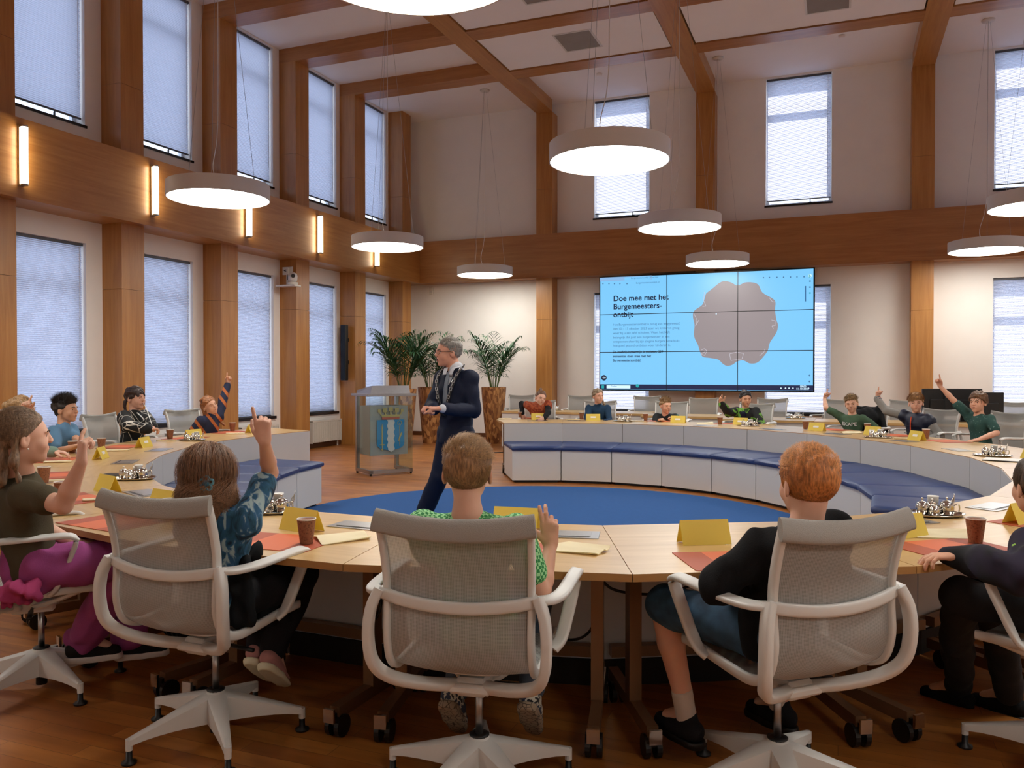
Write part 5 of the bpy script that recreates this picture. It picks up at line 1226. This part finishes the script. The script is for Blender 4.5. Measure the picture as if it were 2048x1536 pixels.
# girl with flower clip
hd = at(415, 948, 3.12); hp = at(452, 1190, 3.2); hp.z = .585
B = Person('person with long brown hair and a blue flower clip, raising one arm', (hp.x, hp.y, 0), R(88), .97, hip=hp, head=hd, neck=at(432, 1005, 3.1), face=cd(-.33, 1, 0), near=True, skinc='c08d72')
B.arm_px(1, (540, 945), (529, 883), True, False, hd=cd(-.15, .1, 1), pn=cd(-.1, .9, .3), curl=(.05, .75, .8, .8, .5)); B.rest_arm(-1, at(375, 1110, 3.5))
B.sit(.08, .60, feet={1: at(548, 1300, 3.55), -1: at(520, 1290, 3.6)}); B.fd = cd(.2, .5, -.6); B.fn = cd(0, -.5, -.6); B.body()
B.shirt(ramp_noise('blue tie-dye cotton', ((.32, '15283f'), (.44, '24566f'), (.54, '2c5d86'), (.62, '9fb9bd')), 26, (1, 1, .35), 1.2), .75, .012, wr=.010); B.pants(cloth('black trousers', '16161a'), 2., .018); B.shoes(cloth('dusty pink sneaker', 'b07a74'), M['paper'])
B.face('3d2a1c')
B.hair('80593a', .014, .6, -.01, extra=long_hair(B, .17, .13, .075, .040), n=7500, length=.20, flow=lambda p: (p[0]*4, -.4, -1.2), lift=.004, w=.0015, keep=lambda p: p[2]-.5*p[1]+.045 > 0)
strands('hair_waves', hair_mat('8f6644'), B.root, B.g(0, -.012, -.085), B.Hm, B.hs, 5000, .11, lambda p: p[1] < .03 and p[2] < .08, lambda p: (3*math.sin(p[2]*60), -.2, -1.3), .012, .0016, 6, 4, (.100, .100, .125), .3)
fo = B.g(0, -.134, -.020)-V(B.root.location); fm = plain('crocheted pale blue yarn', '6fa3b2', .9, bmp=.5, bs=300); fm2 = plain('crocheted deep teal yarn', '2d6b80', .9, bmp=.5, bs=300)
cl = link('hair_clip', None, B.root, fo); rx, uz = cd(1, 0), V((0, 0, 1)); k = cd(0, -1)
for i in range(5): a = R(90+72*i); c = (rx*math.cos(a)+uz*math.sin(a))*.017; b = MB().sweep([c+(rx*math.cos(t)+uz*math.sin(t))*.010 for t in [j*.785 for j in range(9)]], .0045, .0045, 6, k, 2); b.build('petal', fm, cl, True)
F = Field(.003); F.ell((0, 0, 0), (.013, .013, .013)); p_, q_ = F.surf(); link('flower_centre', fast_mesh('flower_centre', p_, q_, fm2), cl)
F = Field(.009)
j0 = at(497, 1118, 3.2); j1 = at(535, 1180, 3.38); j2 = at(515, 1228, 3.3)
F.cap(j0, j1, .055, .075, .05).cap(j1, j2, .075, .085, .05).cap(at(488, 1130, 3.1), at(486, 1230, 3.1), .035, .04, .04).cap(at(560, 1190, 3.5), at(572, 1230, 3.5), .045, .04, .04)
root = empty('padded_jacket', (j1.x, j1.y, .55), 0, 'black padded jacket draped beside the girl with the flower clip', 'jacket'); build_field(F, 'quilted_cloth', plain('black quilted nylon', '0f1114', .8, var=.3, vs=12, spec=.2), root, .022, 34)

# boy in green check, middle
hd = at(935, 946, 2.75); hp = V((-1.15, 2.55, .585))
C_ = Person('person in a green checked shirt, seen from behind, raising two fingers', (hp.x, hp.y, 0), R(99), 1.0, hip=hp, head=hd, neck=at(935, 1030, 2.70), face=cd(.05, 1, .0), near=True, skinc='c0886a', shw=.162)
C_.arm_px(1, (1082, 1195), (1101, 1092), True, True, hd=cd(-.05, .1, 1), pn=cd(0, 1, .15), curl=(.1, .22, .62, .72, .05)); C_.rest_arm(-1, V((-1.35, 2.80, .80)))
C_.sit(.10, .59, feet={1: at(1065, 1375, 3.02), -1: at(912, 1372, 3.02)}); C_.fd = C_.f*.72+V((0, 0, -.70)); C_.fn = -C_.f*.70+V((0, 0, -.72)); C_.body()
C_.shirt(ramp_noise('green gingham cotton', ((.45, '2f8a4c'), (.55, '9fe0a0')), 95, kind='check'), .62, .013, wr=.006, collar=.0); C_.pants(cloth('grey blue jeans', '3f4a56'), 2., .014); C_.shoes(ramp_noise('patterned sneaker', ((.4, '2a3348'), (.5, 'b9b6a8'), (.6, '1d1d22')), 30, interp='CONSTANT'), ramp_noise('cracked tan sole', ((.02, '3a3028'), (.06, '8a7a66')), 45, kind='crack'))
C_.face('6b4a2c')
C_.hair('94704a', .010, .55, -.020, wr=.003, n=9000, length=.038, flow=lambda p: (.25*p[0]*10, .9 if p[2] > .02 else -.2, .25 if p[2] > .03 else -1.0), lift=.0015, w=.0011, keep=lambda p: p[2]-.55*p[1]+.035 > 0)
strands('hair_tuft', hair_mat('b08a5c'), C_.root, C_.headc, C_.Hm, C_.hs, 2600, .055, lambda p: p[2] > .055, lambda p: (.5+3*p[0], .6, .2), .008, .0012, seed=8)

# red-haired boy
hd = at(1616, 968, 2.62); hp = V((-.20, 2.90, .585))
D_ = Person('person with short red hair in a black sweater and denim shorts', (hp.x, hp.y, 0), R(143), 1.04, hip=hp, head=hd, neck=at(1612, 1052, 2.62), face=V((-3.1, 4.6, -.1)), near=True, skinc='cf987c', shw=.140)
D_.set_arm(-1, at(1438, 1170, 2.66), at(1478, 1140, 2.90), pn=(0, 0, -1)); D_.rest_arm(1, V((-.15, 3.25, .80)), .05)
D_.sit(.12, .595, feet={-1: at(1374, 1425, 3.06), 1: at(1560, 1400, 3.25)}, thigh=.38); D_.body()
D_.shirt(cloth('black knit', '0b0c10', .3), 1.95, .020, wr=.032); D_.pants(ramp_noise('blue denim', ((.3, '1c3348'), (.7, '3a5f7e')), 14), .97, .020, name='shorts', wr=.010); D_.shoes(cloth('dark sneaker', '17161a'), M['black'], cloth('white ribbed sock', 'c9beb4'))
D_.face('8a5a34')
D_.hair('c47e42', .012, .55, -.012, wr=.003, n=9500, length=.042, flow=lambda p: (p[0]*3, 1.2 if p[2] > .03 else .1, -.25 if p[2] > .03 else -1.0), lift=.0015, w=.0012, keep=lambda p: p[2]-.5*p[1]+.030 > 0)
strands('hair_tuft', hair_mat('dc9a58'), D_.root, D_.headc, D_.Hm, D_.hs, 2600, .050, lambda p: p[2] > .045 and p[1] < .05, lambda p: (4*p[0]+.2, .5, .3), .006, .0012, seed=9)

# boy at right edge
hd = at(2078, 975, 3.0); hp = V((.80, 3.46, .585))
E_ = Person('person in a dark jacket with a lime panel, cut by the right edge', (hp.x, hp.y, 0), R(150), 1.0, hip=hp, head=hd, neck=at(2095, 1060, 3.0), face=cd(-.02, 1, 0), near=True, skinc='c48d6c')
E_.set_arm(-1, at(2052, 1150, 2.80), at(1912, 1112, 3.02), hd=cd(-1, .1, -.05), pn=(0, 0, -1)); E_.rest_arm(1, V((.86, 3.70, .66)))
E_.sit(.10, .60, feet={-1: at(1915, 1370, 3.6), 1: at(2020, 1385, 3.5)}); E_.body(); E_.shirt(ramp_noise('dark violet nylon jacket', ((.42, '0e0f14'), (.6, '231b33')), 7), 1.96, .028, wr=.045, name='jacket'); E_.pants(cloth('dark grey jeans', '26272a'), 2., .018); E_.shoes(cloth('black shoe', '121214'), M['black']); E_.face('3a2a1c')
E_.hair('4f3c2c', .011, .6, -.015, n=4500, length=.035, flow=lambda p: (0, .5, -.8), w=.0012, lift=.001)
F = Field(.009); a = at(2046, 1104, 2.88); F.cap(a, at(2080, 1120, 2.83), .034, .05, .03); build_field(F, 'lime_panel', plain('lime reflective cloth', '8fbf3a', .6), E_.root, .010, 30)

# --- left tables
def seated(label, px, py, D, face, sc=1., R_=None, skinc='c48d6c', body=None, hip_back=.06, dz=.58, ch=None, neck=None, **k):
    h = at(px, py, D); c = V((CX0, CY0, 0)); rad = V((h.x-c.x, h.y-c.y, 0)).normalized(); f = body if body else -rad
    hp = V((h.x, h.y, 0))+rad*hip_back; hp.z = dz
    P = Person(label, (hp.x, hp.y, 0), yw(f), sc, hip=hp, head=h, neck=neck, face=face, skinc=skinc, **k)
    a = V((h.x, h.y, 0))+rad*.14; chair(a.x, a.y, to(a.x, a.y)+(k.get('turn', 0)), ch or ('pale netting swivel chair of the '+label[7:]))
    P.sit(.09, dz+.015); return P
mayor = V((-3.28, 6.66, 1.5))
def look(px, py, D, z=0.): h = at(px, py, D); v = mayor-h; return V((v.x, v.y, z*v.length))
F_ = seated('person with blond tied hair and a pale green sleeve, behind the girl in olive', 44, 822, 7.0, look(44, 822, 7.0), 1.03, skinc='c99a80', ch='pale netting swivel chair of the blond girl, mostly hidden')
F_.arm_px(1, (40, 860), (48, 825), False, False, hd=cd(.2, 0, 1), pn=cd(.6, -.4, .2), **FIN); F_.set_arm(-1, at(85, 905, 6.75), at(108, 903, 6.65), hd=cd(1, .1, -.1), pn=(0, 0, -1)); F_.arm[-1]['e'] = at(75, 905, 6.72)
F_.body(); F_.shirt(cloth('pale green knit', '7f9a8c'), 1.96, .016); F_.pants(cloth('grey leggings', '55585c')); F_.shoes(cloth('white shoe', 'bdb8b0')); F_.face('6b5238')
F_.hair('a07e56', .012, .75, .0, extra=lambda F: F.ell(F_.g(0, -.115, .045), (.04, .04, .04)).cap(F_.g(0, -.11, .04), F_.g(0, -.13, -.05), .03, .015, .02))
G_ = seated('person with spiky dark hair in a pale blue polo shirt', 131, 820, 7.55, look(131, 820, 7.55), 1.05, skinc='b27a55', ch='pale netting swivel chair of the boy in the pale blue polo')
G_.rest_arm(1, at(150, 893, 7.2)); G_.rest_arm(-1, at(165, 890, 7.3)); G_.body(); G_.shirt(cloth('pale blue pique', '5f86a6'), .75, .014, collar=.022); G_.pants(cloth('dark shorts', '22262e')); G_.shoes(cloth('grey shoe', '55585c')); G_.face('1c1410')
G_.hair('241a14', .012, .88, -.006, n=2500, length=.034, flow=lambda p: (0, .4, 1.0), lift=.022, w=.0022, keep=lambda p: p[2] > .055, extra=None)
H_ = seated('person with a dark fringe and braid in a black hoodie with white web lines', 271, 797, 8.75, look(271, 797, 8.75), 1.06, skinc='c08a70', ch='pale netting swivel chair of the girl in the web hoodie', dz=.60)
c_ = at(304, 858, 8.45); H_.rest_arm(1, c_-H_.f*.01+H_.r*.03, .5, hd=(-H_.r*.9+H_.f*.4), pn=(0, 0, -1), curl=(.5, .6, .65, .7, .3)); H_.rest_arm(-1, c_-H_.r*.03, .5, hd=(H_.r*.9+H_.f*.4), pn=(0, 0, -1), curl=(.5, .6, .65, .7, .3)); H_.body()
H_.shirt(ramp_noise('black web print cotton', ((.012, 'c9c6bc'), (.020, '121416')), 8.5, kind='crack', interp='CONSTANT'), 1.93, .024, wr=.012, name='hoodie', collar=.012); H_.pants(cloth('black leggings', '15161a')); H_.shoes(cloth('black shoe b', '17171a')); H_.face('241814')
H_.hair('321f1a', .014, .35, -.010, extra=lambda F: (F.cap(H_.g(0, .055, .075), H_.g(-.03, .088, .035), .03, .012, .01), F.cap(H_.g(.03, .06, .07), H_.g(.045, .080, .030), .025, .012, .01), [F.ell(H_.g(.052, -.085, -.03-.03*i), (.018, .018, .020)) for i in range(5)], F.cap(H_.g(.052, -.085, -.03), H_.g(0, .05, .07), .012, .012, .01)))
b = MB().sweep([H_.g(.0, .10, -.050), H_.g(-.02, .12, -.10), c_+V((0, 0, .04))], .006, .004, 7, (1, 0, 0), 5); o = b.build('hood_cord', M['wpaper'], H_.root, True); o.location = -V(H_.root.location)
b = MB().sweep([H_.g(.04, .06, -.14), H_.g(.02, .12, -.20), H_.g(.0, .12, -.27)], .007, .005, 7, (1, 0, 0), 5); o = b.build('hood_cord', M['wpaper'], H_.root, True); o.location = -V(H_.root.location)
I_ = seated('person with long ginger hair in a navy and orange sweater, arm raised', 419, 812, 9.75, look(419, 812, 9.75, .10), 1.0, skinc='c9906f', ch='pale netting swivel chair of the girl with the striped raised sleeve', neck=at(421, 833, 9.75), roll=.35)
I_.arm_px(-1, (447, 797), (456, 768), True, True, raise_sh=.05, hd=cd(.15, 0, 1), pn=cd(.5, -.7, .1), **FIN); I_.rest_arm(1, at(405, 872, 9.5)); I_.body()
I_.shirt(stripes('navy and orange bands', ((0, '161f3c'), (.5, 'b0602c'), (.88, '161f3c')), 1.5, 'DIAGONAL', 1.2), 1.9, .016, collar=.03); I_.pants(cloth('dark jeans i', '22283a')); I_.shoes(cloth('brown shoe', '4a3424')); I_.face('7a4c2c')
I_.hair('a0663a', .013, .75, .0, extra=long_hair(I_, .22, .20, .055, .028, True)); MB().sweep([I_.g(-.083, -.02, .02), I_.g(-.06, -.01, .095), I_.g(0, -.008, .125), I_.g(.06, -.01, .095), I_.g(.083, -.02, .02)], .004, .006, 8, (0, 1, 0), 5).build('hair_band', M['black'], I_.root, True).location = -V(I_.root.location)
# --- far tables
def far(lab, px, py, D, fl, fd, **k): return seated(lab, px, py, D, cd(fl, fd, k.pop('fz', 0)), **k)
J_ = far('person in a rust dress over black sleeves, leaning sideways', 1081, 797, 12.65, .30, -1, skinc='cf9a80', roll=-.25, neck=at(1077, 804, 12.65), fz=-.1, ch='pale netting swivel chair of the girl in the rust dress')
J_.arm_px(1, (1043, 808), (1045, 828), True, False, hd=(0, 0, -1)); J_.arm_px(-1, (1096, 826), (1088, 836), False, False, hd=cd(-.6, -.5, -.3)); J_.body()
J_.shirt(cloth('black sleeves', '17171b'), 1.95, .008, name='undershirt'); J_.shirt(ramp_noise('rust leaf print', ((.4, '7c2f18'), (.6, 'a4512c')), 40), .28, .020, name='dress'); J_.pants(cloth('black tights', '17171b')); J_.shoes(cloth('black shoe j', '17171b')); J_.face('5a4030')
J_.hair('6e4c34', .012, .9, .012, extra=lambda F: F.cap(J_.g(0, -.06, .11), J_.g(0, -.10, .13), .020, .024, .01).cap(J_.g(0, -.10, .13), J_.g(0, -.15, .09), .024, .014, .01))
K_ = far('person in a dark blue sweater with a long blond braid over the shoulder', 1196, 793, 12.6, .45, -1, skinc='c98f74', ch='grey netting chair of the girl with the long braid')
K_.rest_arm(1, at(1180, 843, 12.3)); K_.rest_arm(-1, at(1210, 843, 12.3)); K_.body(); K_.shirt(cloth('dark blue jersey', '1f3a55'), 1.95, .014, collar=.025); K_.pants(cloth('dark trousers k', '1c1e24')); K_.shoes(cloth('grey shoe k', '4a4a50')); K_.face('6a5440')
K_.hair('8a765c', .012, .78, .002, extra=lambda F: [F.ell(K_.g(-.065-.012*min(i, 4)*.8, .02+.008*i, -.05-.031*i), (.019-.0006*i, .019, .021)) for i in range(9)])
L_ = far('small person with short fair hair in a dark jacket over teal, leaning low', 1331, 812, 12.25, .40, -1, skinc='d09a7c', ch='pale netting swivel chair of the small boy leaning low', fz=-.12, hip_back=.16)
L_.rest_arm(1, at(1318, 843, 12.0)); L_.rest_arm(-1, at(1350, 843, 12.0)); L_.body(); L_.shirt(cloth('teal cotton', '3a7a78'), .3, .010, name='shirt'); L_.shirt(cloth('dark charcoal jacket', '23282b'), 1.95, .022, name='jacket', wr=.014)
L_.pants(cloth('navy trousers l', '1c2230')); L_.shoes(cloth('grey shoe l', '4a4a50')); L_.face('8a6a48'); L_.hair('9a7a54', .012, .8, .006, n=900, length=.03, flow=lambda p: (0, .3, 1), lift=.02, w=.0025, keep=lambda p: p[2] > .06)
M_ = far('person with dark hair in a black and green jacket, hand half raised', 1491, 798, 11.65, .03, -1, skinc='c08864', ch='pale netting swivel chair of the boy in black and green', fz=-.12)
M_.arm_px(1, (1456, 826), (1443, 808), False, False, hd=cd(-.25, -.1, 1), pn=cd(.3, -.9, 0), curl=(.1, .4, .6, .7, .3)); M_.rest_arm(-1, at(1507, 850, 11.3), .1); M_.body()
M_.shirt(ramp_noise('black jacket with green patches', ((.53, '14171a'), (.54, '67a03c'), (.61, '2f4a22')), 7, (1, 1, 1), 0, interp='CONSTANT'), 1.95, .024, name='jacket', wr=.014); M_.pants(cloth('dark trousers m', '1c1e24')); M_.shoes(cloth('grey shoe m', '4a4a50')); M_.face('17110e'); M_.hair('1d1512', .014, .78, .002)
F = Field(.008); F.cap(M_.neck-M_.up*.06+M_.fr*.10, M_.neck-M_.up*.26+M_.fr*.105, .038, .045, .02); build_field(F, 'navy_shirt_front', cloth('navy shirt m', '161a30'), M_.root)
N_ = far('person in a green T-shirt with white lettering, thumb and fist raised', 1703, 808, 10.6, -.55, -1, skinc='c99678', ch='swivel chair with a black coat over its back, of the boy in the lettered shirt', fz=-.14, roll=.12)
N_.arm_px(1, (1650, 815), (1649, 798), False, True, hd=cd(.12, -.1, 1), pn=cd(.5, -.8, 0), **FIN); N_.rest_arm(-1, at(1733, 864, 10.3), .15); N_.body(); N_.shirt(cloth('sage green cotton', '4c6650'), .75, .013); N_.pants(cloth('dark trousers n', '2a2c30')); N_.shoes(cloth('grey shoe n', '4a4a50')); N_.face('7a5c3c'); N_.hair('9a7c54', .012, .8, .006, n=900, length=.026, flow=lambda p: (0, .6, .6), lift=.012, w=.0022, keep=lambda p: p[2] > .05)
O_ = far('person in a padded navy vest with an orange zip and grey sleeves, arm raised', 1832, 807, 9.85, -.50, -1, skinc='cd967a', ch='pale netting swivel chair of the boy in the padded vest', roll=.05)
O_.arm_px(1, (1764, 820), (1754, 796), False, True, raise_sh=.02, hd=cd(.0, -.05, 1), pn=cd(.6, -.7, 0), **FIN); O_.rest_arm(-1, at(1850, 882, 9.6), .1); O_.body(); O_.shirt(cloth('grey melange sleeves', '8b8a86'), 1.92, .014, name='hoodie', collar=.02); O_.shirt(plain('navy padded nylon', '182138', .5), .12, .030, name='vest', wr=.012); O_.pants(cloth('dark trousers o', '20242c')); O_.shoes(cloth('grey shoe o', '4a4a50')); O_.face('7a5630'); O_.hair('a87a48', .017, .75, .006, n=1500, length=.045, flow=lambda p: (.6, .8, .2), lift=.012, w=.0022, keep=lambda p: p[2] > .04)
P_ = far('person with side-swept brown hair in a teal shirt, arm pointing high', 1956, 806, 9.08, -.90, -.62, skinc='cb9273', ch='pale netting swivel chair of the boy in teal')
P_.arm_px(1, (1901, 795), (1877, 769), False, True, raise_sh=.03, hd=cd(-.35, -.05, 1), pn=cd(-.7, -.6, 0), **FIN); P_.set_arm(-1, at(1993, 866, 8.85), at(1955, 880, 8.62), hd=cd(-1, -.1, -.1), pn=(0, 0, -1)); P_.body(); P_.shirt(ramp_noise('teal patterned cotton', ((.66, '2a4f4a'), (.70, '7d9a90')), 60), .7, .014, collar=.012); P_.pants(cloth('dark trousers p', '20242c')); P_.shoes(cloth('grey shoe p', '4a4a50')); P_.face('5c4028'); P_.hair('6f5036', .024, .72, .004, n=1600, length=.06, flow=lambda p: (.5, -.6, -.4), lift=.006, w=.0024, keep=HAIRLINE, extra=lambda F: F.cap(P_.g(0, -.05, .0), P_.g(0, -.07, -.045), .055, .035, .03))
# lettering, zip and cuffs
def on_body(P, x, z, extra=.0): return P.neck-P.up*z+P.rt*x+P.fr*extra
def front_text(P, body, size, z, mat, ex):
    c = bpy.data.curves.new('t', 'FONT'); c.body = body; c.size = size; c.align_x = 'CENTER'; c.offset = .001; o = bpy.data.objects.new('t', c); COL.objects.link(o); me = bpy.data.meshes.new_from_object(o.evaluated_get(bpy.context.evaluated_depsgraph_get())); bpy.data.objects.remove(o)
    me.name = 'lettering'; me.materials.clear(); me.materials.append(mat); l = link('lettering', me, P.root, on_body(P, 0, z, ex)-V(P.root.location)); l.rotation_mode = 'QUATERNION'; l.rotation_quaternion = Matrix((-P.rt, P.up, P.fr)).transposed().to_quaternion()
    for v in me.vertices: v.co.z += -.35*v.co.x**2/.1*1.0
front_text(N_, 'ESCAPE', .062, .130, M['wpaper'], .108)
zp = plain('orange zip', 'd8502a', .6); MB().sweep([on_body(O_, 0, .01, .095), on_body(O_, 0, .08, .118), on_body(O_, 0, .2, .132), on_body(O_, 0, .33, .140)], .008, .005, 8, O_.rt, 4).build('zip', zp, O_.root, True).location = -V(O_.root.location)
for i in range(6): z = .12+.045*i; MB().sweep([on_body(O_, x, z, .125-1.6*x*x) for x in (-.11, -.05, 0, .05, .11)], .003, .003, 6, (0, 0, 1), 3).build('quilt_seam', M['black'], O_.root, True).location = -V(O_.root.location)
w_ = O_.arm[1]['w']; e_ = O_.arm[1]['e']
for i, m_ in enumerate(('navy cuff:1c2238', 'pink cuff:c07a70', 'navy cuff:1c2238')): nn, cc_ = m_.split(':'); MB().sweep([w_.lerp(e_, .02+.06*i), w_.lerp(e_, .07+.06*i)], .042, .042, 14, (1, 0, 0), 1).build('cuff', bpy.data.materials.get(nn) or cloth(nn, cc_), O_.root, True).location = -V(O_.root.location)
# black coat over the chair of the boy in the lettered shirt
q = V((N_.headc.x, N_.headc.y, 0)); r_ = V((q.x-CX0, q.y-CY0, 0)).normalized(); t_ = V((-r_.y, r_.x, 0)); F = Field(.010); z9 = V((0, 0, 1))
for s in (-1, 1): F.cap(q+r_*.37+t_*s*.15+z9*.98, q+r_*.33+t_*s*.26+z9*.70, .04, .05, .04)
F.cap(q+r_*.40-t_*.15+z9*.97, q+r_*.40+t_*.15+z9*.97, .04, .04, .05).cap(q+r_*.42-t_*.12+z9*.85, q+r_*.42+t_*.12+z9*.7, .06, .07, .05).ell(q+r_*.34+z9*.85, (.20, .20, .14))
root = empty('black_coat', (q+r_*.38+z9*.6), 0, 'black coat hung over the chair behind the lettered green shirt', 'coat'); build_field(F, 'cloth', cloth('black coat cloth', '0e0f11'), root, .014, 22)

# --- standing man
D0 = 7.4; f = cd(-.62, -.78); hip = at(912, 868, D0); hd = at(897, 706, D0); up = V((0, 0, 1))
Q = Person('standing man in a dark navy suit with a silver chain of office', (hip.x, hip.y, 0), yw(f), 1.25, hip=hip, neck=at(912, 742, D0), head=hd, face=cd(-.90, -.42, -.03), skinc='b9775c', shw=.136, chest=1.10, fat=1.05)
Q.hs = 1.16; Q.h = .006; Q.B.h = .006
Q.set_arm(-1, at(948, 822, D0-.12), at(885, 817, D0-.42), hd=cd(-1, -.05, .0), pn=cd(-.1, .2, -1), curl=(.75, .8, .85, .85, .5))
Q.set_arm(1, at(872, 815, D0+.15), at(872, 822, D0-.22), hd=cd(-.7, -.5, .15), pn=cd(.2, .1, -1), curl=(.75, .8, .85, .85, .5))
Q.arm[1]['e'] = Q.sh[1].lerp(at(866, 812, D0+.02), 1.0); Q.arm[1]['w'] = at(868, 818, D0-.25)
kn = {1: at(880, 950, D0+.1), -1: at(925, 955, D0-.05)}; an = {1: at(850, 1020, D0+.25), -1: at(928, 1058, D0)}
for q in (-1, 1): Q.leg[q] = (hip+Q.r*q*.08, kn[q], an[q])
Q.leg[-1][2].z = .09; Q.leg[1][2].z = max(.10, Q.leg[1][2].z); Q.body()
Q.shirt(cloth('white shirt', 'c8ccd4', .03), 1.99, .006, name='shirt', collar=.045, wr=.002)
suit = cloth('dark navy suit wool', '151d34', .15, .7)
F = Field(.009); s = Q; sc = 1.25; i_ = .018; c = 1.10; chp = s.neck-s.up*.13*sc
F.cap(s.sh[-1]-s.up*.012*sc, s.sh[1]-s.up*.012*sc, .046*sc+i_, .046*sc+i_, .03); F.cap(s.neck-s.up*.02, s.neck-s.up*.09*sc, .055*sc+i_, .075*sc+i_, .03)
F.cap(chp-s.rt*.045*sc, chp+s.rt*.045*sc, .085*sc*c+i_, .085*sc*c+i_, .04, (s.fr, .85)); F.cap(chp, s.hip-s.up*.02, .095*sc*c+i_, .105*sc*c+i_, .03, (s.fr, .88)); F.cap(s.hip-s.up*.02, s.hip-s.up*.06, .12*sc, .125*sc, .03, (s.fr, .85))
F.cut(s.hip-s.up*.075, -s.up)
F.cap(s.neck+s.up*.06+s.fr*.10, s.neck-s.up*.27*sc+s.fr*.17*sc, .068, .012, .008, None, True); F.cap(s.neck-s.up*.0, s.neck+s.up*.12, .072, .08, .01, None, True)
for q, a in s.arm.items(): F.cap(s.sh[q], a['e'], .043*sc+i_, .037*sc+i_, .02); F.cap(a['e'], a['e'].lerp(a['w'], .90), .036*sc+i_, .028*sc+i_, .015)
build_field(F, 'jacket', suit, Q.root, .009, 18, 4)
Q.pants(suit, 2., .020, .018, wr=.008); Q.shoes(plain('black leather', '0b0b0c', .3), M['black']); Q.face('5a5550', True)
Q.hair('96918a', .008, .95, .016, n=1600, length=.03, flow=lambda p: (0, -1, -.2), lift=.003, w=.0016)
rl = -V(Q.root.location); tie = plain('grey tie silk', '6d7784', .4); nb = s.neck; FR, RT, UP = s.fr, s.rt, s.up
MB().sweep([nb-UP*.01+FR*.098, nb-UP*.10+FR*.128, nb-UP*.22+FR*.142, nb-UP*.34+FR*.146], .030, .006, 10, RT.cross(UP), 5, (.55, 1.1)).build('tie', tie, Q.root, True).location = rl
for q in (-1, 1): MB().sweep([nb+UP*.035+FR*.03+RT*q*.060, nb+UP*.02+FR*.085+RT*q*.045, nb-UP*.035+FR*.115+RT*q*.035], .004, .022, 8, RT*q, 4).build('collar', bpy.data.materials['white shirt'], Q.root, True).location = rl
rb = plain('black chain ribbon', '0d0e12', .5); sv = plain('silver plaques', 'c9ccd0', .25, .6)
for q in (-1, 1):
    pts = [nb+UP*.045-FR*.02+RT*q*.078, nb+UP*.02+FR*.05+RT*q*.105, nb-UP*.06+FR*.128+RT*q*.108, nb-UP*.16+FR*.158+RT*q*.085, nb-UP*.27+FR*.168+RT*q*.055, nb-UP*.40+FR*.166+RT*q*.012]
    ch = MB().sweep(pts, .020, .004, 8, FR, 6).build('chain_ribbon', rb, Q.root, True); ch.location = rl
    C2 = crom(pts, 6)
    for k in range(6, len(C2)-2, 2):
        t = (C2[k+1]-C2[k]).normalized(); sd = t.cross(FR).normalized(); a = C2[k]+FR*.006; b = MB(); h_, w_ = .013, .013
        if k % 4 == 2: pl = [a+t*h_+sd*w_, a+t*h_-sd*w_, a-t*h_-sd*w_, a-t*h_+sd*w_]; b.sweep(pl+[pl[0]], .0035, .002, 4, FR, 1)
        else: b.sweep([a-t*h_, a+t*h_], .0035, .002, 4, FR, 1)
        b.build('silver_plaque', sv, ch)
gm = plain('spectacle frame', '4a3a30', .3, .5)
gl = link('spectacles', None, Q.root, (0, 0, 0)); g_ = lambda x, y, z: Q.g(x, y, z)-V(Q.root.location)
for q in (-1, 1): MB().sweep([g_(q*(.032+.024*math.cos(t)), .103-.012*abs(math.cos(t)) , .006+.015*math.sin(t)) for t in [i*.785 for i in range(9)]], .0018, .0018, 6, (0, 0, 1), 2).sweep([g_(q*.055, .092, .012), g_(q*.078, .05, .012), g_(q*.080, -.01, .004)], .0020, .0026, 6, (0, 0, 1), 3).build('rim', gm, gl, True)
MB().sweep([g_(-.010, .106, .008), g_(.010, .106, .008)], .0018, .0018, 6, (0, 0, 1), 1).build('bridge', gm, gl, True)

# --- empty chairs
for px, py, D, lab in ((1050, 791, 16.3, 'empty chair against the wall behind the girl in rust'), (1165, 790, 16.0, 'empty chair behind the left shoulder of the braid girl, second row'), (1298, 792, 15.6, 'empty chair on the second row behind the small boy'), (1405, 802, 14.4, 'empty chair in the centre of the second row left of the raised hand'),
        (1540, 797, 14.2, 'empty chair on the second row right of the boy in black and green'), (1668, 800, 13.7, 'empty chair on the second row behind the raised fist'), (1795, 801, 13.3, 'empty chair on the second row behind the grey sleeve'), (2003, 813, 12.6, 'empty chair on the second row beside the last window')):
    p = at(px, py, D); chair(p.x, p.y-.2, to(p.x, p.y, -2.3, 6)+random.uniform(-6, 6), lab)
